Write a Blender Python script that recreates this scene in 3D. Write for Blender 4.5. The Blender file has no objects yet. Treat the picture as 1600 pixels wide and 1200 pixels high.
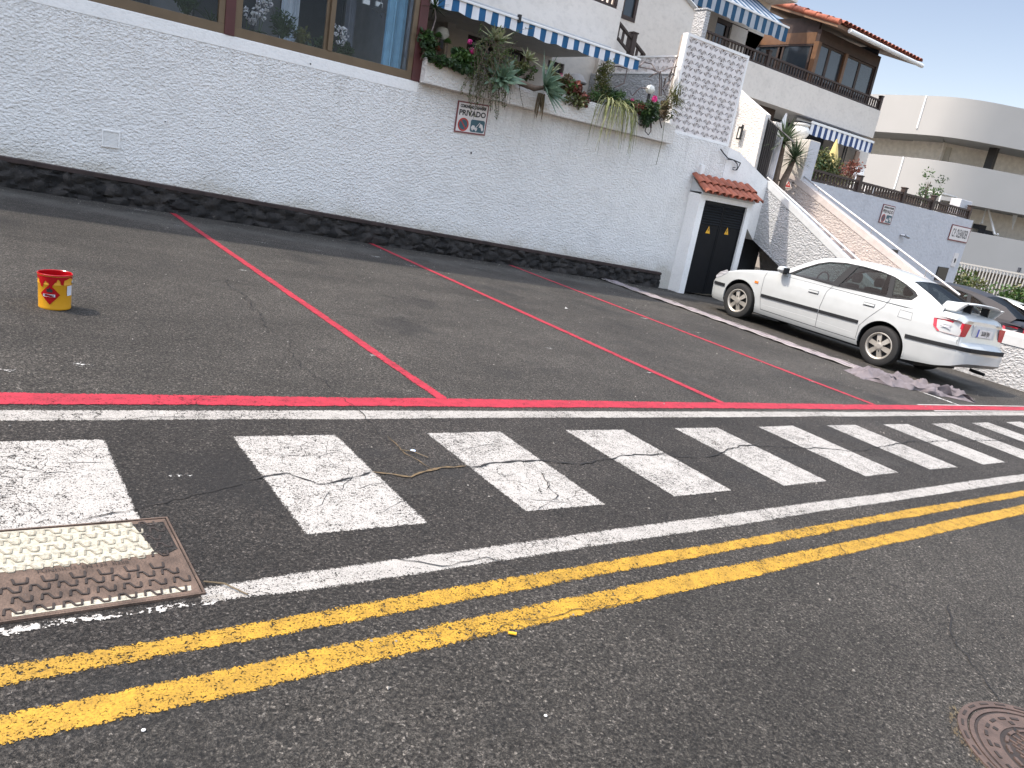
import bpy, bmesh, math, random
from math import sin, cos, pi, radians
from mathutils import Vector, Matrix, noise
from mathutils.geometry import tessellate_polygon
random.seed(7)
scene = bpy.context.scene
COL = scene.collection
# ------------------------------------------------------------------ camera
FL, PITCH, ROLL, YAW = 1181.08, 0.267894, 0.176585, 0.679892
CF = Vector((sin(YAW)*cos(PITCH), cos(YAW)*cos(PITCH), -sin(PITCH)))
_r0 = Vector((cos(YAW), -sin(YAW), 0)); _u0 = _r0.cross(CF)
CR = _r0*cos(ROLL) + _u0*sin(ROLL); CU = -_r0*sin(ROLL) + _u0*cos(ROLL)
cam = bpy.data.cameras.new('camera'); cam.sensor_width = 36; cam.lens = FL*36/1600
cam.clip_start = 0.05; cam.clip_end = 2000
camo = bpy.data.objects.new('camera', cam); COL.objects.link(camo)
camo.matrix_world = Matrix(((CR.x, CU.x, -CF.x, 0), (CR.y, CU.y, -CF.y, 0), (CR.z, CU.z, -CF.z, 0), (0, 0, 0, 1)))
scene.camera = camo
# ------------------------------------------------------------------ light
SUN = Vector((-0.62, 0.26, 1.0)).normalized()
world = bpy.data.worlds.new('World'); scene.world = world; world.use_nodes = True
wn = world.node_tree; bg = wn.nodes['Background']
sky = wn.nodes.new('ShaderNodeTexSky'); sky.sky_type = 'NISHITA'; sky.sun_disc = False
sky.sun_elevation = math.asin(SUN.z); sky.sun_rotation = math.atan2(SUN.x, SUN.y)
sky.air_density = 1.0; sky.dust_density = 0.4; sky.ozone_density = 1.0
tint = wn.nodes.new('ShaderNodeMix'); tint.data_type = 'RGBA'; tint.blend_type = 'MULTIPLY'; tint.inputs[0].default_value = 1
tint.inputs[7].default_value = (1.12, .98, .86, 1)      # white balance of the photograph
wn.links.new(sky.outputs[0], tint.inputs[6])
wc = wn.nodes.new('ShaderNodeTexCoord'); ws = wn.nodes.new('ShaderNodeSeparateXYZ'); wn.links.new(wc.outputs['Generated'], ws.inputs[0])
wr = wn.nodes.new('ShaderNodeValToRGB'); wn.links.new(ws.outputs[2], wr.inputs[0])     # dims the low sky, boosts the overhead sky to fill shade
wr.color_ramp.elements[0].position = .30; wr.color_ramp.elements[0].color = (.58, .54, .545, 1)
wr.color_ramp.elements[1].position = .62; wr.color_ramp.elements[1].color = (3.35, 2.85, 2.3, 1)
t2 = wn.nodes.new('ShaderNodeMix'); t2.data_type = 'RGBA'; t2.blend_type = 'MULTIPLY'; t2.inputs[0].default_value = 1
wn.links.new(tint.outputs[2], t2.inputs[6]); wn.links.new(wr.outputs[0], t2.inputs[7]); wn.links.new(t2.outputs[2], bg.inputs[0]); bg.inputs[1].default_value = 0.15
sl = bpy.data.lights.new('sun', 'SUN'); sl.energy = 2.15; sl.angle = radians(0.6); sl.color = (1, .91, .79)
so = bpy.data.objects.new('sun', sl); COL.objects.link(so)
so.rotation_euler = SUN.to_track_quat('Z', 'Y').to_euler()
scene.view_settings.view_transform = 'Standard'; scene.view_settings.look = 'None'
scene.view_settings.gamma = 1; scene.view_settings.exposure = 1.32

# ------------------------------------------------------------------ measuring helpers
GX, GY, H = -0.05382, 0.02711, 1.35
def gz(x, y): return -H + GX*x + GY*y
def _ray(px, py): return CF + CR*((px-800)/FL) - CU*((py-600)/FL)
def G(px, py):
    d = _ray(px, py); t = -H/(d.z - GX*d.x - GY*d.y); return d*t
def Yp(px, py, D): d = _ray(px, py); return d*(D/d.y)
def Xp(px, py, D): d = _ray(px, py); return d*(D/d.x)

# ------------------------------------------------------------------ materials
def new_mat(name):
    m = bpy.data.materials.new(name); m.use_nodes = True
    return m, m.node_tree, m.node_tree.nodes['Principled BSDF']
def N(nt, t, **kw):
    n = nt.nodes.new(t)
    for k, v in kw.items():
        if k in n.inputs.keys() if isinstance(k, str) else False: n.inputs[k].default_value = v
        else: setattr(n, k, v)
    return n
def coords(nt, scale=(1, 1, 1)):
    t = nt.nodes.new('ShaderNodeTexCoord'); mp = nt.nodes.new('ShaderNodeMapping')
    mp.inputs['Scale'].default_value = scale; nt.links.new(t.outputs['Object'], mp.inputs[0]); return mp.outputs[0]
def noise_(nt, co, sc, det=3, rough=.5):
    n = nt.nodes.new('ShaderNodeTexNoise'); n.inputs['Scale'].default_value = sc
    n.inputs['Detail'].default_value = det; n.inputs['Roughness'].default_value = rough
    nt.links.new(co, n.inputs['Vector']); return n.outputs['Fac']
def ramp(nt, fac, stops, interp='LINEAR'):
    r = nt.nodes.new('ShaderNodeValToRGB'); r.color_ramp.interpolation = interp
    while len(r.color_ramp.elements) < len(stops): r.color_ramp.elements.new(.5)
    for e, (p, c) in zip(r.color_ramp.elements, stops):
        e.position = p; e.color = (c, c, c, 1) if isinstance(c, (int, float)) else (*c, 1)
    nt.links.new(fac, r.inputs[0]); return r.outputs[0]
def mixc(nt, fac, a, b, mode='MIX'):
    n = nt.nodes.new('ShaderNodeMix'); n.data_type = 'RGBA'; n.blend_type = mode
    for s, v in ((n.inputs[0], fac), (n.inputs[6], a), (n.inputs[7], b)):
        if hasattr(v, 'links'): nt.links.new(v, s)
        elif isinstance(v, (int, float)): s.default_value = v
        else: s.default_value = (*v, 1)
    return n.outputs[2]
def math_(nt, op, a, b=0.0, clamp=False):
    n = nt.nodes.new('ShaderNodeMath'); n.operation = op; n.use_clamp = clamp
    for s, v in ((n.inputs[0], a), (n.inputs[1], b)):
        if hasattr(v, 'links'): nt.links.new(v, s)
        else: s.default_value = v
    return n.outputs[0]
def bump(nt, bs, h, strength, dist):
    b = nt.nodes.new('ShaderNodeBump'); b.inputs['Strength'].default_value = strength
    b.inputs['Distance'].default_value = dist; nt.links.new(h, b.inputs['Height'])
    nt.links.new(b.outputs[0], bs.inputs['Normal'])
def simple(name, c, rough=.6, metal=0, var=.12, vscale=6, bmp=0, bscale=40, spec=None):
    m, nt, bs = new_mat(name); co = coords(nt)
    f = ramp(nt, noise_(nt, co, vscale, 4), [(.3, 1-var), (.7, 1+var*.6)])
    nt.links.new(mixc(nt, 1, c, f, 'MULTIPLY'), bs.inputs['Base Color'])
    bs.inputs['Roughness'].default_value = rough; bs.inputs['Metallic'].default_value = metal
    if spec is not None: bs.inputs['Specular IOR Level'].default_value = spec
    if bmp: bump(nt, bs, noise_(nt, co, bscale, 4), bmp, .01)
    return m
def stucco(name, c, scale=26, strength=.8, dist=.02, dirt=.1, stain=(.5, .47, .42), low=None):
    m, nt, bs = new_mat(name); co = coords(nt)
    vm = nt.nodes.new('ShaderNodeMapping'); vm.inputs['Scale'].default_value = (1, 1, 1.5)
    vm.inputs['Rotation'].default_value = (.0, .5, 0); nt.links.new(co, vm.inputs[0])
    n1 = noise_(nt, vm.outputs[0], scale, 3, .55)
    n2 = noise_(nt, vm.outputs[0], scale*.35, 2)
    h = math_(nt, 'ADD', ramp(nt, n1, [(.35, 0), (.7, 1)]), math_(nt, 'MULTIPLY', n2, .6))
    bump(nt, bs, h, strength, dist)
    big = noise_(nt, co, .8, 5, .6)
    c2 = mixc(nt, ramp(nt, big, [(.45, 0), (.75, dirt)]), c, stain)
    cs = coords(nt, (3.0, 3.0, .35))
    st = ramp(nt, noise_(nt, cs, 1.6, 4, .6), [(.6, 0), (.85, dirt*1.2)])
    c3 = mixc(nt, st, c2, stain)
    c4 = mixc(nt, 1, c3, ramp(nt, n1, [(.28, .9), (.5, 1.0)]), 'MULTIPLY')
    blot_ = noise_(nt, coords(nt, (1, 1, 1.4)), 2.2, 6, .65)
    c4 = mixc(nt, 1, c4, ramp(nt, blot_, [(.32, .93), (.5, 1.0), (.7, 1.02)]), 'MULTIPLY')
    if low:
        sp_ = nt.nodes.new('ShaderNodeSeparateXYZ'); nt.links.new(co, sp_.inputs[0])
        hgt = math_(nt, 'ADD', math_(nt, 'ADD', sp_.outputs[2], math_(nt, 'MULTIPLY', sp_.outputs[0], .0557)), .735)
        hgt = math_(nt, 'ADD', hgt, math_(nt, 'MULTIPLY', math_(nt, 'SUBTRACT', blot_, .5), .5))
        c4 = mixc(nt, ramp(nt, hgt, [(.0, .55), (.10, .22), (.30, 0)]), c4, (.50, .46, .38))
        drip = noise_(nt, coords(nt, (9, 1, .5)), 1.3, 4, .7)
        top = ramp(nt, math_(nt, 'ADD', sp_.outputs[2], math_(nt, 'MULTIPLY', math_(nt, 'SUBTRACT', drip, .5), 1.6)), [(.45, 0), (.86, .22)])
        c4 = mixc(nt, math_(nt, 'MULTIPLY', top, ramp(nt, drip, [(.5, 0), (.62, 1)])), c4, (.45, .43, .40))
    nt.links.new(c4, bs.inputs['Base Color'])
    bs.inputs['Roughness'].default_value = .92; bs.inputs['Specular IOR Level'].default_value = .2
    return m
def asphalt():
    m, nt, bs = new_mat('asphalt'); co = coords(nt)
    sep = nt.nodes.new('ShaderNodeSeparateXYZ'); nt.links.new(co, sep.inputs[0])
    big = noise_(nt, co, .55, 5, .65); mid = noise_(nt, co, 4, 4, .6)
    zone = ramp(nt, math_(nt, 'ADD', math_(nt, 'MULTIPLY', sep.outputs[1], .1), math_(nt, 'MULTIPLY', mid, .006)), [(.345, 0), (.352, 1)])
    zone2 = ramp(nt, math_(nt, 'ADD', math_(nt, 'MULTIPLY', sep.outputs[1], .1), math_(nt, 'MULTIPLY', mid, .01)), [(.15, 1), (.21, 0)])
    zz = math_(nt, 'MAXIMUM', zone, zone2)
    base = mixc(nt, zz, (.042, .037, .0325), (.054, .0485, .0415))
    b2 = mixc(nt, 1, base, ramp(nt, big, [(.3, .66), (.5, 1.0), (.72, 1.38)]), 'MULTIPLY')
    b3 = mixc(nt, 1, b2, ramp(nt, mid, [(.3, .85), (.7, 1.12)]), 'MULTIPLY')
    fine = noise_(nt, co, 230, 2, .7); f2 = noise_(nt, co, 85, 4, .8)
    vs_ = nt.nodes.new('ShaderNodeTexVoronoi'); vs_.inputs['Scale'].default_value = 150; nt.links.new(co, vs_.inputs['Vector'])
    ss_ = nt.nodes.new('ShaderNodeSeparateColor'); nt.links.new(vs_.outputs['Color'], ss_.inputs[0])
    b4 = mixc(nt, 1, b3, ramp(nt, fine, [(.30, .35), (.5, .95), (.72, 1.9)]), 'MULTIPLY')
    b4 = mixc(nt, 1, b4, ramp(nt, f2, [(.37, .16), (.5, 1.0), (.64, 1.9)]), 'MULTIPLY')
    b4 = mixc(nt, 1, b4, ramp(nt, ss_.outputs[0], [(0, .55), (.7, 1.0), (.95, 1.7), (1, 3.2)]), 'MULTIPLY')
    v = nt.nodes.new('ShaderNodeTexVoronoi'); v.inputs['Scale'].default_value = 75; nt.links.new(mixc(nt, .015, co, ss_.outputs[1]), v.inputs['Vector'])
    sepc = nt.nodes.new('ShaderNodeSeparateColor'); nt.links.new(v.outputs['Color'], sepc.inputs[0])
    spot = math_(nt, 'MULTIPLY', math_(nt, 'GREATER_THAN', sepc.outputs[0], .955), math_(nt, 'LESS_THAN', math_(nt, 'ADD', v.outputs['Distance'], math_(nt, 'MULTIPLY', fine, .3)), .34))
    b5 = mixc(nt, math_(nt, 'MULTIPLY', spot, .75), b4, (.26, .24, .22))
    pit = math_(nt, 'MULTIPLY', math_(nt, 'LESS_THAN', sepc.outputs[1], .10), math_(nt, 'LESS_THAN', v.outputs['Distance'], .30))
    b6 = mixc(nt, math_(nt, 'MULTIPLY', pit, .8), b5, (.012, .012, .013))
    # stains: irregular lighter dried patches and dark oil patches
    p1 = ramp(nt, noise_(nt, co, 1.3, 6, .7), [(.62, 0), (.72, .28)])
    b7 = mixc(nt, p1, b6, (.10, .096, .09))
    p2 = ramp(nt, noise_(nt, coords(nt, (.9, 1.3, 1)), 1.1, 5, .6), [(.30, .45), (.40, 0)])
    b8 = mixc(nt, p2, b7, (.02, .02, .02))
    ov = nt.nodes.new('ShaderNodeTexVoronoi'); ov.inputs['Scale'].default_value = .62; nt.links.new(co, ov.inputs['Vector'])
    oil = ramp(nt, math_(nt, 'ADD', ov.outputs['Distance'], math_(nt, 'MULTIPLY', math_(nt, 'SUBTRACT', mid, .5), .35)), [(.02, .6), (.13, .35), (.20, 0)])
    b8 = mixc(nt, oil, b8, (.016, .015, .015))
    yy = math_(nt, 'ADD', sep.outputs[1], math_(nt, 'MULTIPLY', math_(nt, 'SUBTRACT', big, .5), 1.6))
    dust = ramp(nt, math_(nt, 'MULTIPLY', yy, .1), [(.925, 0), (.95, .55), (.975, .55), (.99, 0)])  # pale strip by the wall: dust and sunlight put into the colour
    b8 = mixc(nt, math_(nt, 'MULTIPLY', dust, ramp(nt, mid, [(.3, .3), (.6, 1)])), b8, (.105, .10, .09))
    tyre = nt.nodes.new('ShaderNodeTexNoise'); tyre.inputs['Scale'].default_value = 1.0; tyre.inputs['Detail'].default_value = 3
    nt.links.new(coords(nt, (.22, 2.2, 1)), tyre.inputs['Vector'])
    b8 = mixc(nt, 1, b8, ramp(nt, tyre.outputs['Fac'], [(.35, .88), (.65, 1.12)]), 'MULTIPLY')
    nt.links.new(b8, bs.inputs['Base Color'])
    hh = math_(nt, 'ADD', math_(nt, 'MULTIPLY', fine, .4), math_(nt, 'MULTIPLY', f2, 1.3))
    bump(nt, bs, hh, 1.0, .011)
    bs.inputs['Roughness'].default_value = .88; bs.inputs['Specular IOR Level'].default_value = .35
    return m
def paint(name, c, wear, scale=120, cracks=False, edge=False, var=.12, soft=.0):
    """road paint with the asphalt showing through where it has worn off"""
    m, nt, bs = new_mat(name); co = coords(nt)
    big = noise_(nt, co, 1.6, 4, .6); mid = noise_(nt, co, 14, 4, .6); fine = noise_(nt, co, scale, 3, .75); f2 = noise_(nt, co, scale*.4, 3, .7)
    s = math_(nt, 'ADD', math_(nt, 'MULTIPLY', fine, .55), math_(nt, 'MULTIPLY', f2, .45))
    s = math_(nt, 'ADD', s, math_(nt, 'MULTIPLY', math_(nt, 'SUBTRACT', big, .5), .18))
    s = math_(nt, 'ADD', s, math_(nt, 'MULTIPLY', math_(nt, 'SUBTRACT', mid, .5), .16))
    at = nt.nodes.new('ShaderNodeAttribute'); at.attribute_name = 'edge'
    s = math_(nt, 'SUBTRACT', s, math_(nt, 'MULTIPLY', math_(nt, 'SUBTRACT', 1, at.outputs['Fac']), .14 if wear > .4 else .20))
    keep = ramp(nt, s, [(wear-.014, 0), (wear+.014, 1)])
    if cracks:
        v = nt.nodes.new('ShaderNodeTexVoronoi'); v.feature = 'DISTANCE_TO_EDGE'; v.inputs['Scale'].default_value = 11
        dn = nt.nodes.new('ShaderNodeTexNoise'); dn.inputs['Scale'].default_value = 9; dn.inputs['Detail'].default_value = 4; nt.links.new(co, dn.inputs['Vector'])
        mv = nt.nodes.new('ShaderNodeMix'); mv.data_type = 'VECTOR'; mv.inputs[0].default_value = .12
        nt.links.new(co, mv.inputs[4]); nt.links.new(dn.outputs['Color'], mv.inputs[5]); nt.links.new(mv.outputs[1], v.inputs['Vector'])
        gate = ramp(nt, noise_(nt, co, 2.4, 3), [(.44, 0), (.56, 1)])
        lines = math_(nt, 'LESS_THAN', v.outputs['Distance'], math_(nt, 'MULTIPLY', gate, .010))
        keep = math_(nt, 'MULTIPLY', keep, math_(nt, 'SUBTRACT', 1, lines))
    col = mixc(nt, 1, c, ramp(nt, mid, [(.3, 1-var), (.7, 1+var*.4)]), 'MULTIPLY')
    col = mixc(nt, 1, col, ramp(nt, fine, [(.35, .55), (.55, 1.0)]), 'MULTIPLY')
    nt.links.new(col, bs.inputs['Base Color']); bs.inputs['Roughness'].default_value = .72
    bump(nt, bs, f2, .6, .004)
    tr = nt.nodes.new('ShaderNodeBsdfTransparent'); mx = nt.nodes.new('ShaderNodeMixShader')
    nt.links.new(keep, mx.inputs[0]); nt.links.new(tr.outputs[0], mx.inputs[1]); nt.links.new(bs.outputs[0], mx.inputs[2])
    nt.links.new(mx.outputs[0], nt.nodes['Material Output'].inputs[0])
    return m
def glass(name, tint=(.75, .8, .8), refl=.12, rough=.02, fk=.22):
    m, nt, bs = new_mat(name)
    tr = nt.nodes.new('ShaderNodeBsdfTransparent'); tr.inputs[0].default_value = (*tint, 1)
    gl = nt.nodes.new('ShaderNodeBsdfGlossy'); gl.inputs['Roughness'].default_value = rough; gl.inputs[0].default_value = (.95, .97, 1, 1)
    fr = nt.nodes.new('ShaderNodeLayerWeight'); fr.inputs[0].default_value = .35
    f = math_(nt, 'ADD', math_(nt, 'MULTIPLY', fr.outputs['Fresnel'], fk), refl, True)
    mx = nt.nodes.new('ShaderNodeMixShader'); nt.links.new(f, mx.inputs[0])
    nt.links.new(tr.outputs[0], mx.inputs[1]); nt.links.new(gl.outputs[0], mx.inputs[2])
    nt.links.new(mx.outputs[0], nt.nodes['Material Output'].inputs[0]); nt.nodes.remove(bs)
    return m
def carpaint(name, c, rough=.25, coat=.35):
    m, nt, bs = new_mat(name); co = coords(nt)
    nt.links.new(mixc(nt, 1, c, ramp(nt, noise_(nt, co, 5, 4), [(.3, .95), (.7, 1.02)]), 'MULTIPLY'), bs.inputs['Base Color'])
    bs.inputs['Roughness'].default_value = rough; bs.inputs['Coat Weight'].default_value = coat; bs.inputs['Specular IOR Level'].default_value = .35 if coat < .2 else .5; bs.inputs['Coat Roughness'].default_value = .06
    return m
def leafmat(name, c1, c2, sc=9, rough=.5):
    m, nt, bs = new_mat(name); co = coords(nt)
    nt.links.new(mixc(nt, ramp(nt, noise_(nt, co, sc, 3), [(.38, 0), (.62, 1)]), c1, c2), bs.inputs['Base Color'])
    bs.inputs['Roughness'].default_value = rough
    tr = nt.nodes.new('ShaderNodeBsdfTranslucent'); nt.links.new(bs.inputs['Base Color'].links[0].from_socket, tr.inputs[0])
    mx = nt.nodes.new('ShaderNodeMixShader'); mx.inputs[0].default_value = .22
    nt.links.new(bs.outputs[0], mx.inputs[1]); nt.links.new(tr.outputs[0], mx.inputs[2]); nt.links.new(mx.outputs[0], nt.nodes['Material Output'].inputs[0])
    return m
def tiles(name):
    return simple(name, (.33, .105, .062), .85, var=.35, vscale=5, bmp=.4, bscale=60)
M = dict(
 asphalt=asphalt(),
 white_line=paint('white_line', (.36, .34, .31), .44, 210, True),
 stripe=paint('stripe_paint', (.39, .37, .34), .45, 200, True),
 yellow=paint('yellow_paint', (.40, .225, .016), .435, 160, False, var=.35),
 red=paint('red_paint', (.38, .012, .032), .40, 120, False, var=.35),
 faded=paint('faded_white', (.6, .59, .56), .50, 90),
 faded2=paint('flaking_white', (.42, .40, .37), .49, 60),
 ghost=paint('ghost_white', (.42, .41, .39), .535, 70),
 wall=stucco('rough_white_plaster', (.87, .855, .83), 30, .85, .021, .07, (.66, .64, .62), low=True),
 wall_smooth=stucco('smooth_white_plaster', (.84, .83, .81), 30, .25, .006, .10, (.6, .6, .6)),
 wall_bright=stucco('coarse_white_plaster', (.50, .505, .51), 20, 1.0, .03, .05, (.6, .6, .58)),
 wall_pink=stucco('pale_pink_plaster', (.47, .425, .395), 17, .9, .025, .12, (.62, .52, .44)),
 cream=stucco('cream_plaster', (.74, .71, .67), 22, .7, .018, .16, (.50, .42, .35)),
 grey=stucco('pale_grey_plaster', (.56, .56, .58), 9, .3, .012, .10, (.6, .6, .62)),
 house=stucco('house_plaster', (.70, .65, .59), 8, .22, .008, .14, (.55, .50, .45)),
 far=simple('far_plaster', (.40, .395, .38), .9, var=.035, vscale=.8),
 coping=simple('smooth_coping', (.52, .53, .53), .8, var=.08, bmp=.15),
 lattice=simple('painted_block', (.74, .70, .68), .85, var=.08, bmp=.2),
 maroon=simple('maroon_paint', (.075, .018, .018), .45),
 bronze=simple('bronze_frame', (.14, .10, .062), .4, .3),
 capm=simple('brown_cap', (.042, .026, .023), .8, var=.4, vscale=9, bmp=.3),
 dkwood=simple('dark_wood', (.045, .027, .022), .6, var=.3),
 orange_wood=simple('varnished_wood', (.15, .075, .036), .5, var=.2),
 black=simple('black_metal', (.012, .012, .014), .45),
 door=simple('black_door', (.006, .007, .009), .6, var=.2, spec=.2),
 rubber=simple('rubber', (.018, .018, .018), .75),
 plastic=simple('black_plastic', (.022, .023, .025), .65, spec=.15),
 inner=simple('interior_grey', (.09, .09, .10), .8),
 roomwall=simple('room_wall', (.24, .25, .28), .8),
 roomdark=simple('room_dark', (.05, .055, .07), .8),
 blue_curtain=simple('blue_curtain', (.20, .38, .52), .8),
 curtain=simple('sheer_curtain', (.5, .54, .6), .8),
 alu=simple('alloy', (.50, .47, .42), .38, .55, var=.15),
 steel=simple('galvanised', (.45, .45, .46), .4, .7),
 white=simple('white_gloss', (.78, .78, .77), .45, var=.05),
 canvas_w=simple('white_canvas', (.74, .75, .78), .85, var=.06),
 canvas_b=simple('blue_canvas', (.014, .10, .23), .85, var=.15),
 navy=simple('navy_canvas', (.03, .06, .16), .85, var=.1),
 tile=tiles('clay_tile'),
 car_white=carpaint('white_car_paint', (.46, .48, .48)),
 car_dark=carpaint('charcoal_car_paint', (.016, .016, .022), .6, .03),
 carglass=glass('tinted_glass', (.30, .36, .36), .0, fk=.10),
 darkglass=glass('dark_tinted_glass', (.10, .12, .14), .02),
 winglass=glass('window_glass', (.93, .95, .96), .008, fk=.12),
 housewin=simple('dark_window', (.035, .045, .055), .12, spec=.8),
 red_lens=simple('red_lens', (.45, .006, .02), .15, spec=.8),
 clear_lens=simple('clear_lens', (.4, .4, .42), .15, spec=.8),
 amber=simple('amber_lens', (.75, .20, .03), .2),
 ink=simple('black_ink', (.02, .02, .022), .6),
 signw=simple('sign_white', (.70, .66, .64), .5, var=.08),
 signred=simple('sign_dull_red', (.20, .055, .06), .6),
 signblue=simple('sign_blue_green', (.035, .10, .13), .5),
 signyellow=simple('sign_yellow', (.80, .42, .02), .5),
 warnred=simple('warning_red', (.45, .04, .03), .6),
 can=simple('yellow_tin', (.62, .30, .012), .35, var=.12),
 canred=simple('wet_red_paint', (.38, .004, .008), .22, var=.15),
 label=simple('paper_label', (.62, .64, .70), .7),
 rust=simple('rusty_iron', (.115, .078, .058), .75, .2, var=.45, vscale=14, bmp=.5, bscale=120),
 rustdark=simple('dark_rusty_iron', (.035, .026, .022), .75, .2, var=.4, vscale=14, bmp=.4),
 rusty2=simple('pinkish_rusty_iron', (.095, .064, .052), .75, .15, var=.3, vscale=20, bmp=.5, bscale=120),
 platecream=simple('painted_iron', (.27, .245, .19), .6, var=.45, vscale=60),
 platewhite=paint('plate_paint', (.42, .395, .31), .30, 90),
 cloth=simple('grey_dust_sheet', (.16, .138, .145), .9, var=.3, vscale=7, bmp=.3),
 tape=simple('masking_tape', (.42, .39, .37), .8, var=.2),
 sheet=simple('pale_dust_sheet', (.23, .195, .205), .9, var=.25, vscale=4),
 concrete=simple('concrete', (.33, .32, .30), .9, var=.25, vscale=5, bmp=.4),
 soil=simple('soil', (.03, .022, .016), .95, bmp=.6),
 limeplast=simple('yellow_green_plastic', (.50, .56, .06), .5),
 terracotta=simple('terracotta', (.38, .13, .06), .8),
 potwhite=simple('white_pot', (.62, .62, .60), .6),
 globe=simple('white_globe', (.78, .77, .70), .35),
 agave=leafmat('agave_leaf', (.11, .18, .12), (.18, .26, .17), 14, .45),
 agave_v=leafmat('variegated_leaf', (.22, .26, .12), (.42, .40, .24), 25),
 green=leafmat('green_leaf', (.035, .085, .018), (.075, .14, .03)),
 dkgreen=leafmat('dark_green_leaf', (.018, .045, .014), (.04, .075, .022)),
 yucca=leafmat('yucca_leaf', (.05, .085, .04), (.11, .14, .075), 12),
 olive=leafmat('olive_leaf', (.085, .10, .03), (.15, .15, .05)),
 brownleaf=leafmat('dry_leaf', (.11, .075, .04), (.17, .13, .07)),
 yellowgreen=leafmat('spider_leaf', (.22, .26, .07), (.46, .44, .22), 25),
 redleaf=leafmat('red_leaf', (.22, .06, .04), (.12, .05, .03)),
 pink=leafmat('pink_petal', (.62, .03, .22), (.75, .08, .34)),
 petalw=leafmat('white_petal', (.70, .66, .70), (.80, .78, .78)),
 bark=simple('bark', (.13, .095, .07), .9, var=.3, vscale=20, bmp=.5),
 greybark=simple('grey_stem', (.16, .13, .12), .9, var=.3, vscale=20, bmp=.4),
 parasol=simple('yellow_parasol', (.62, .50, .20), .8),
 rock=None)
def rockmat():
    m, nt, bs = new_mat('lava_stone'); co = coords(nt)
    v = nt.nodes.new('ShaderNodeTexVoronoi'); v.inputs['Scale'].default_value = 7; nt.links.new(co, v.inputs['Vector'])
    sc = nt.nodes.new('ShaderNodeSeparateColor'); nt.links.new(v.outputs['Color'], sc.inputs[0])
    a = mixc(nt, sc.outputs[0], (.007, .006, .006), (.038, .033, .03))
    a = mixc(nt, ramp(nt, noise_(nt, co, 22, 4, .7), [(.62, 0), (.74, .7)]), a, (.12, .10, .085))
    nt.links.new(a, bs.inputs['Base Color']); bs.inputs['Roughness'].default_value = .85
    bump(nt, bs, noise_(nt, co, 40, 5, .7), 1, .02); return m
M['rock'] = rockmat()

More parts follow.
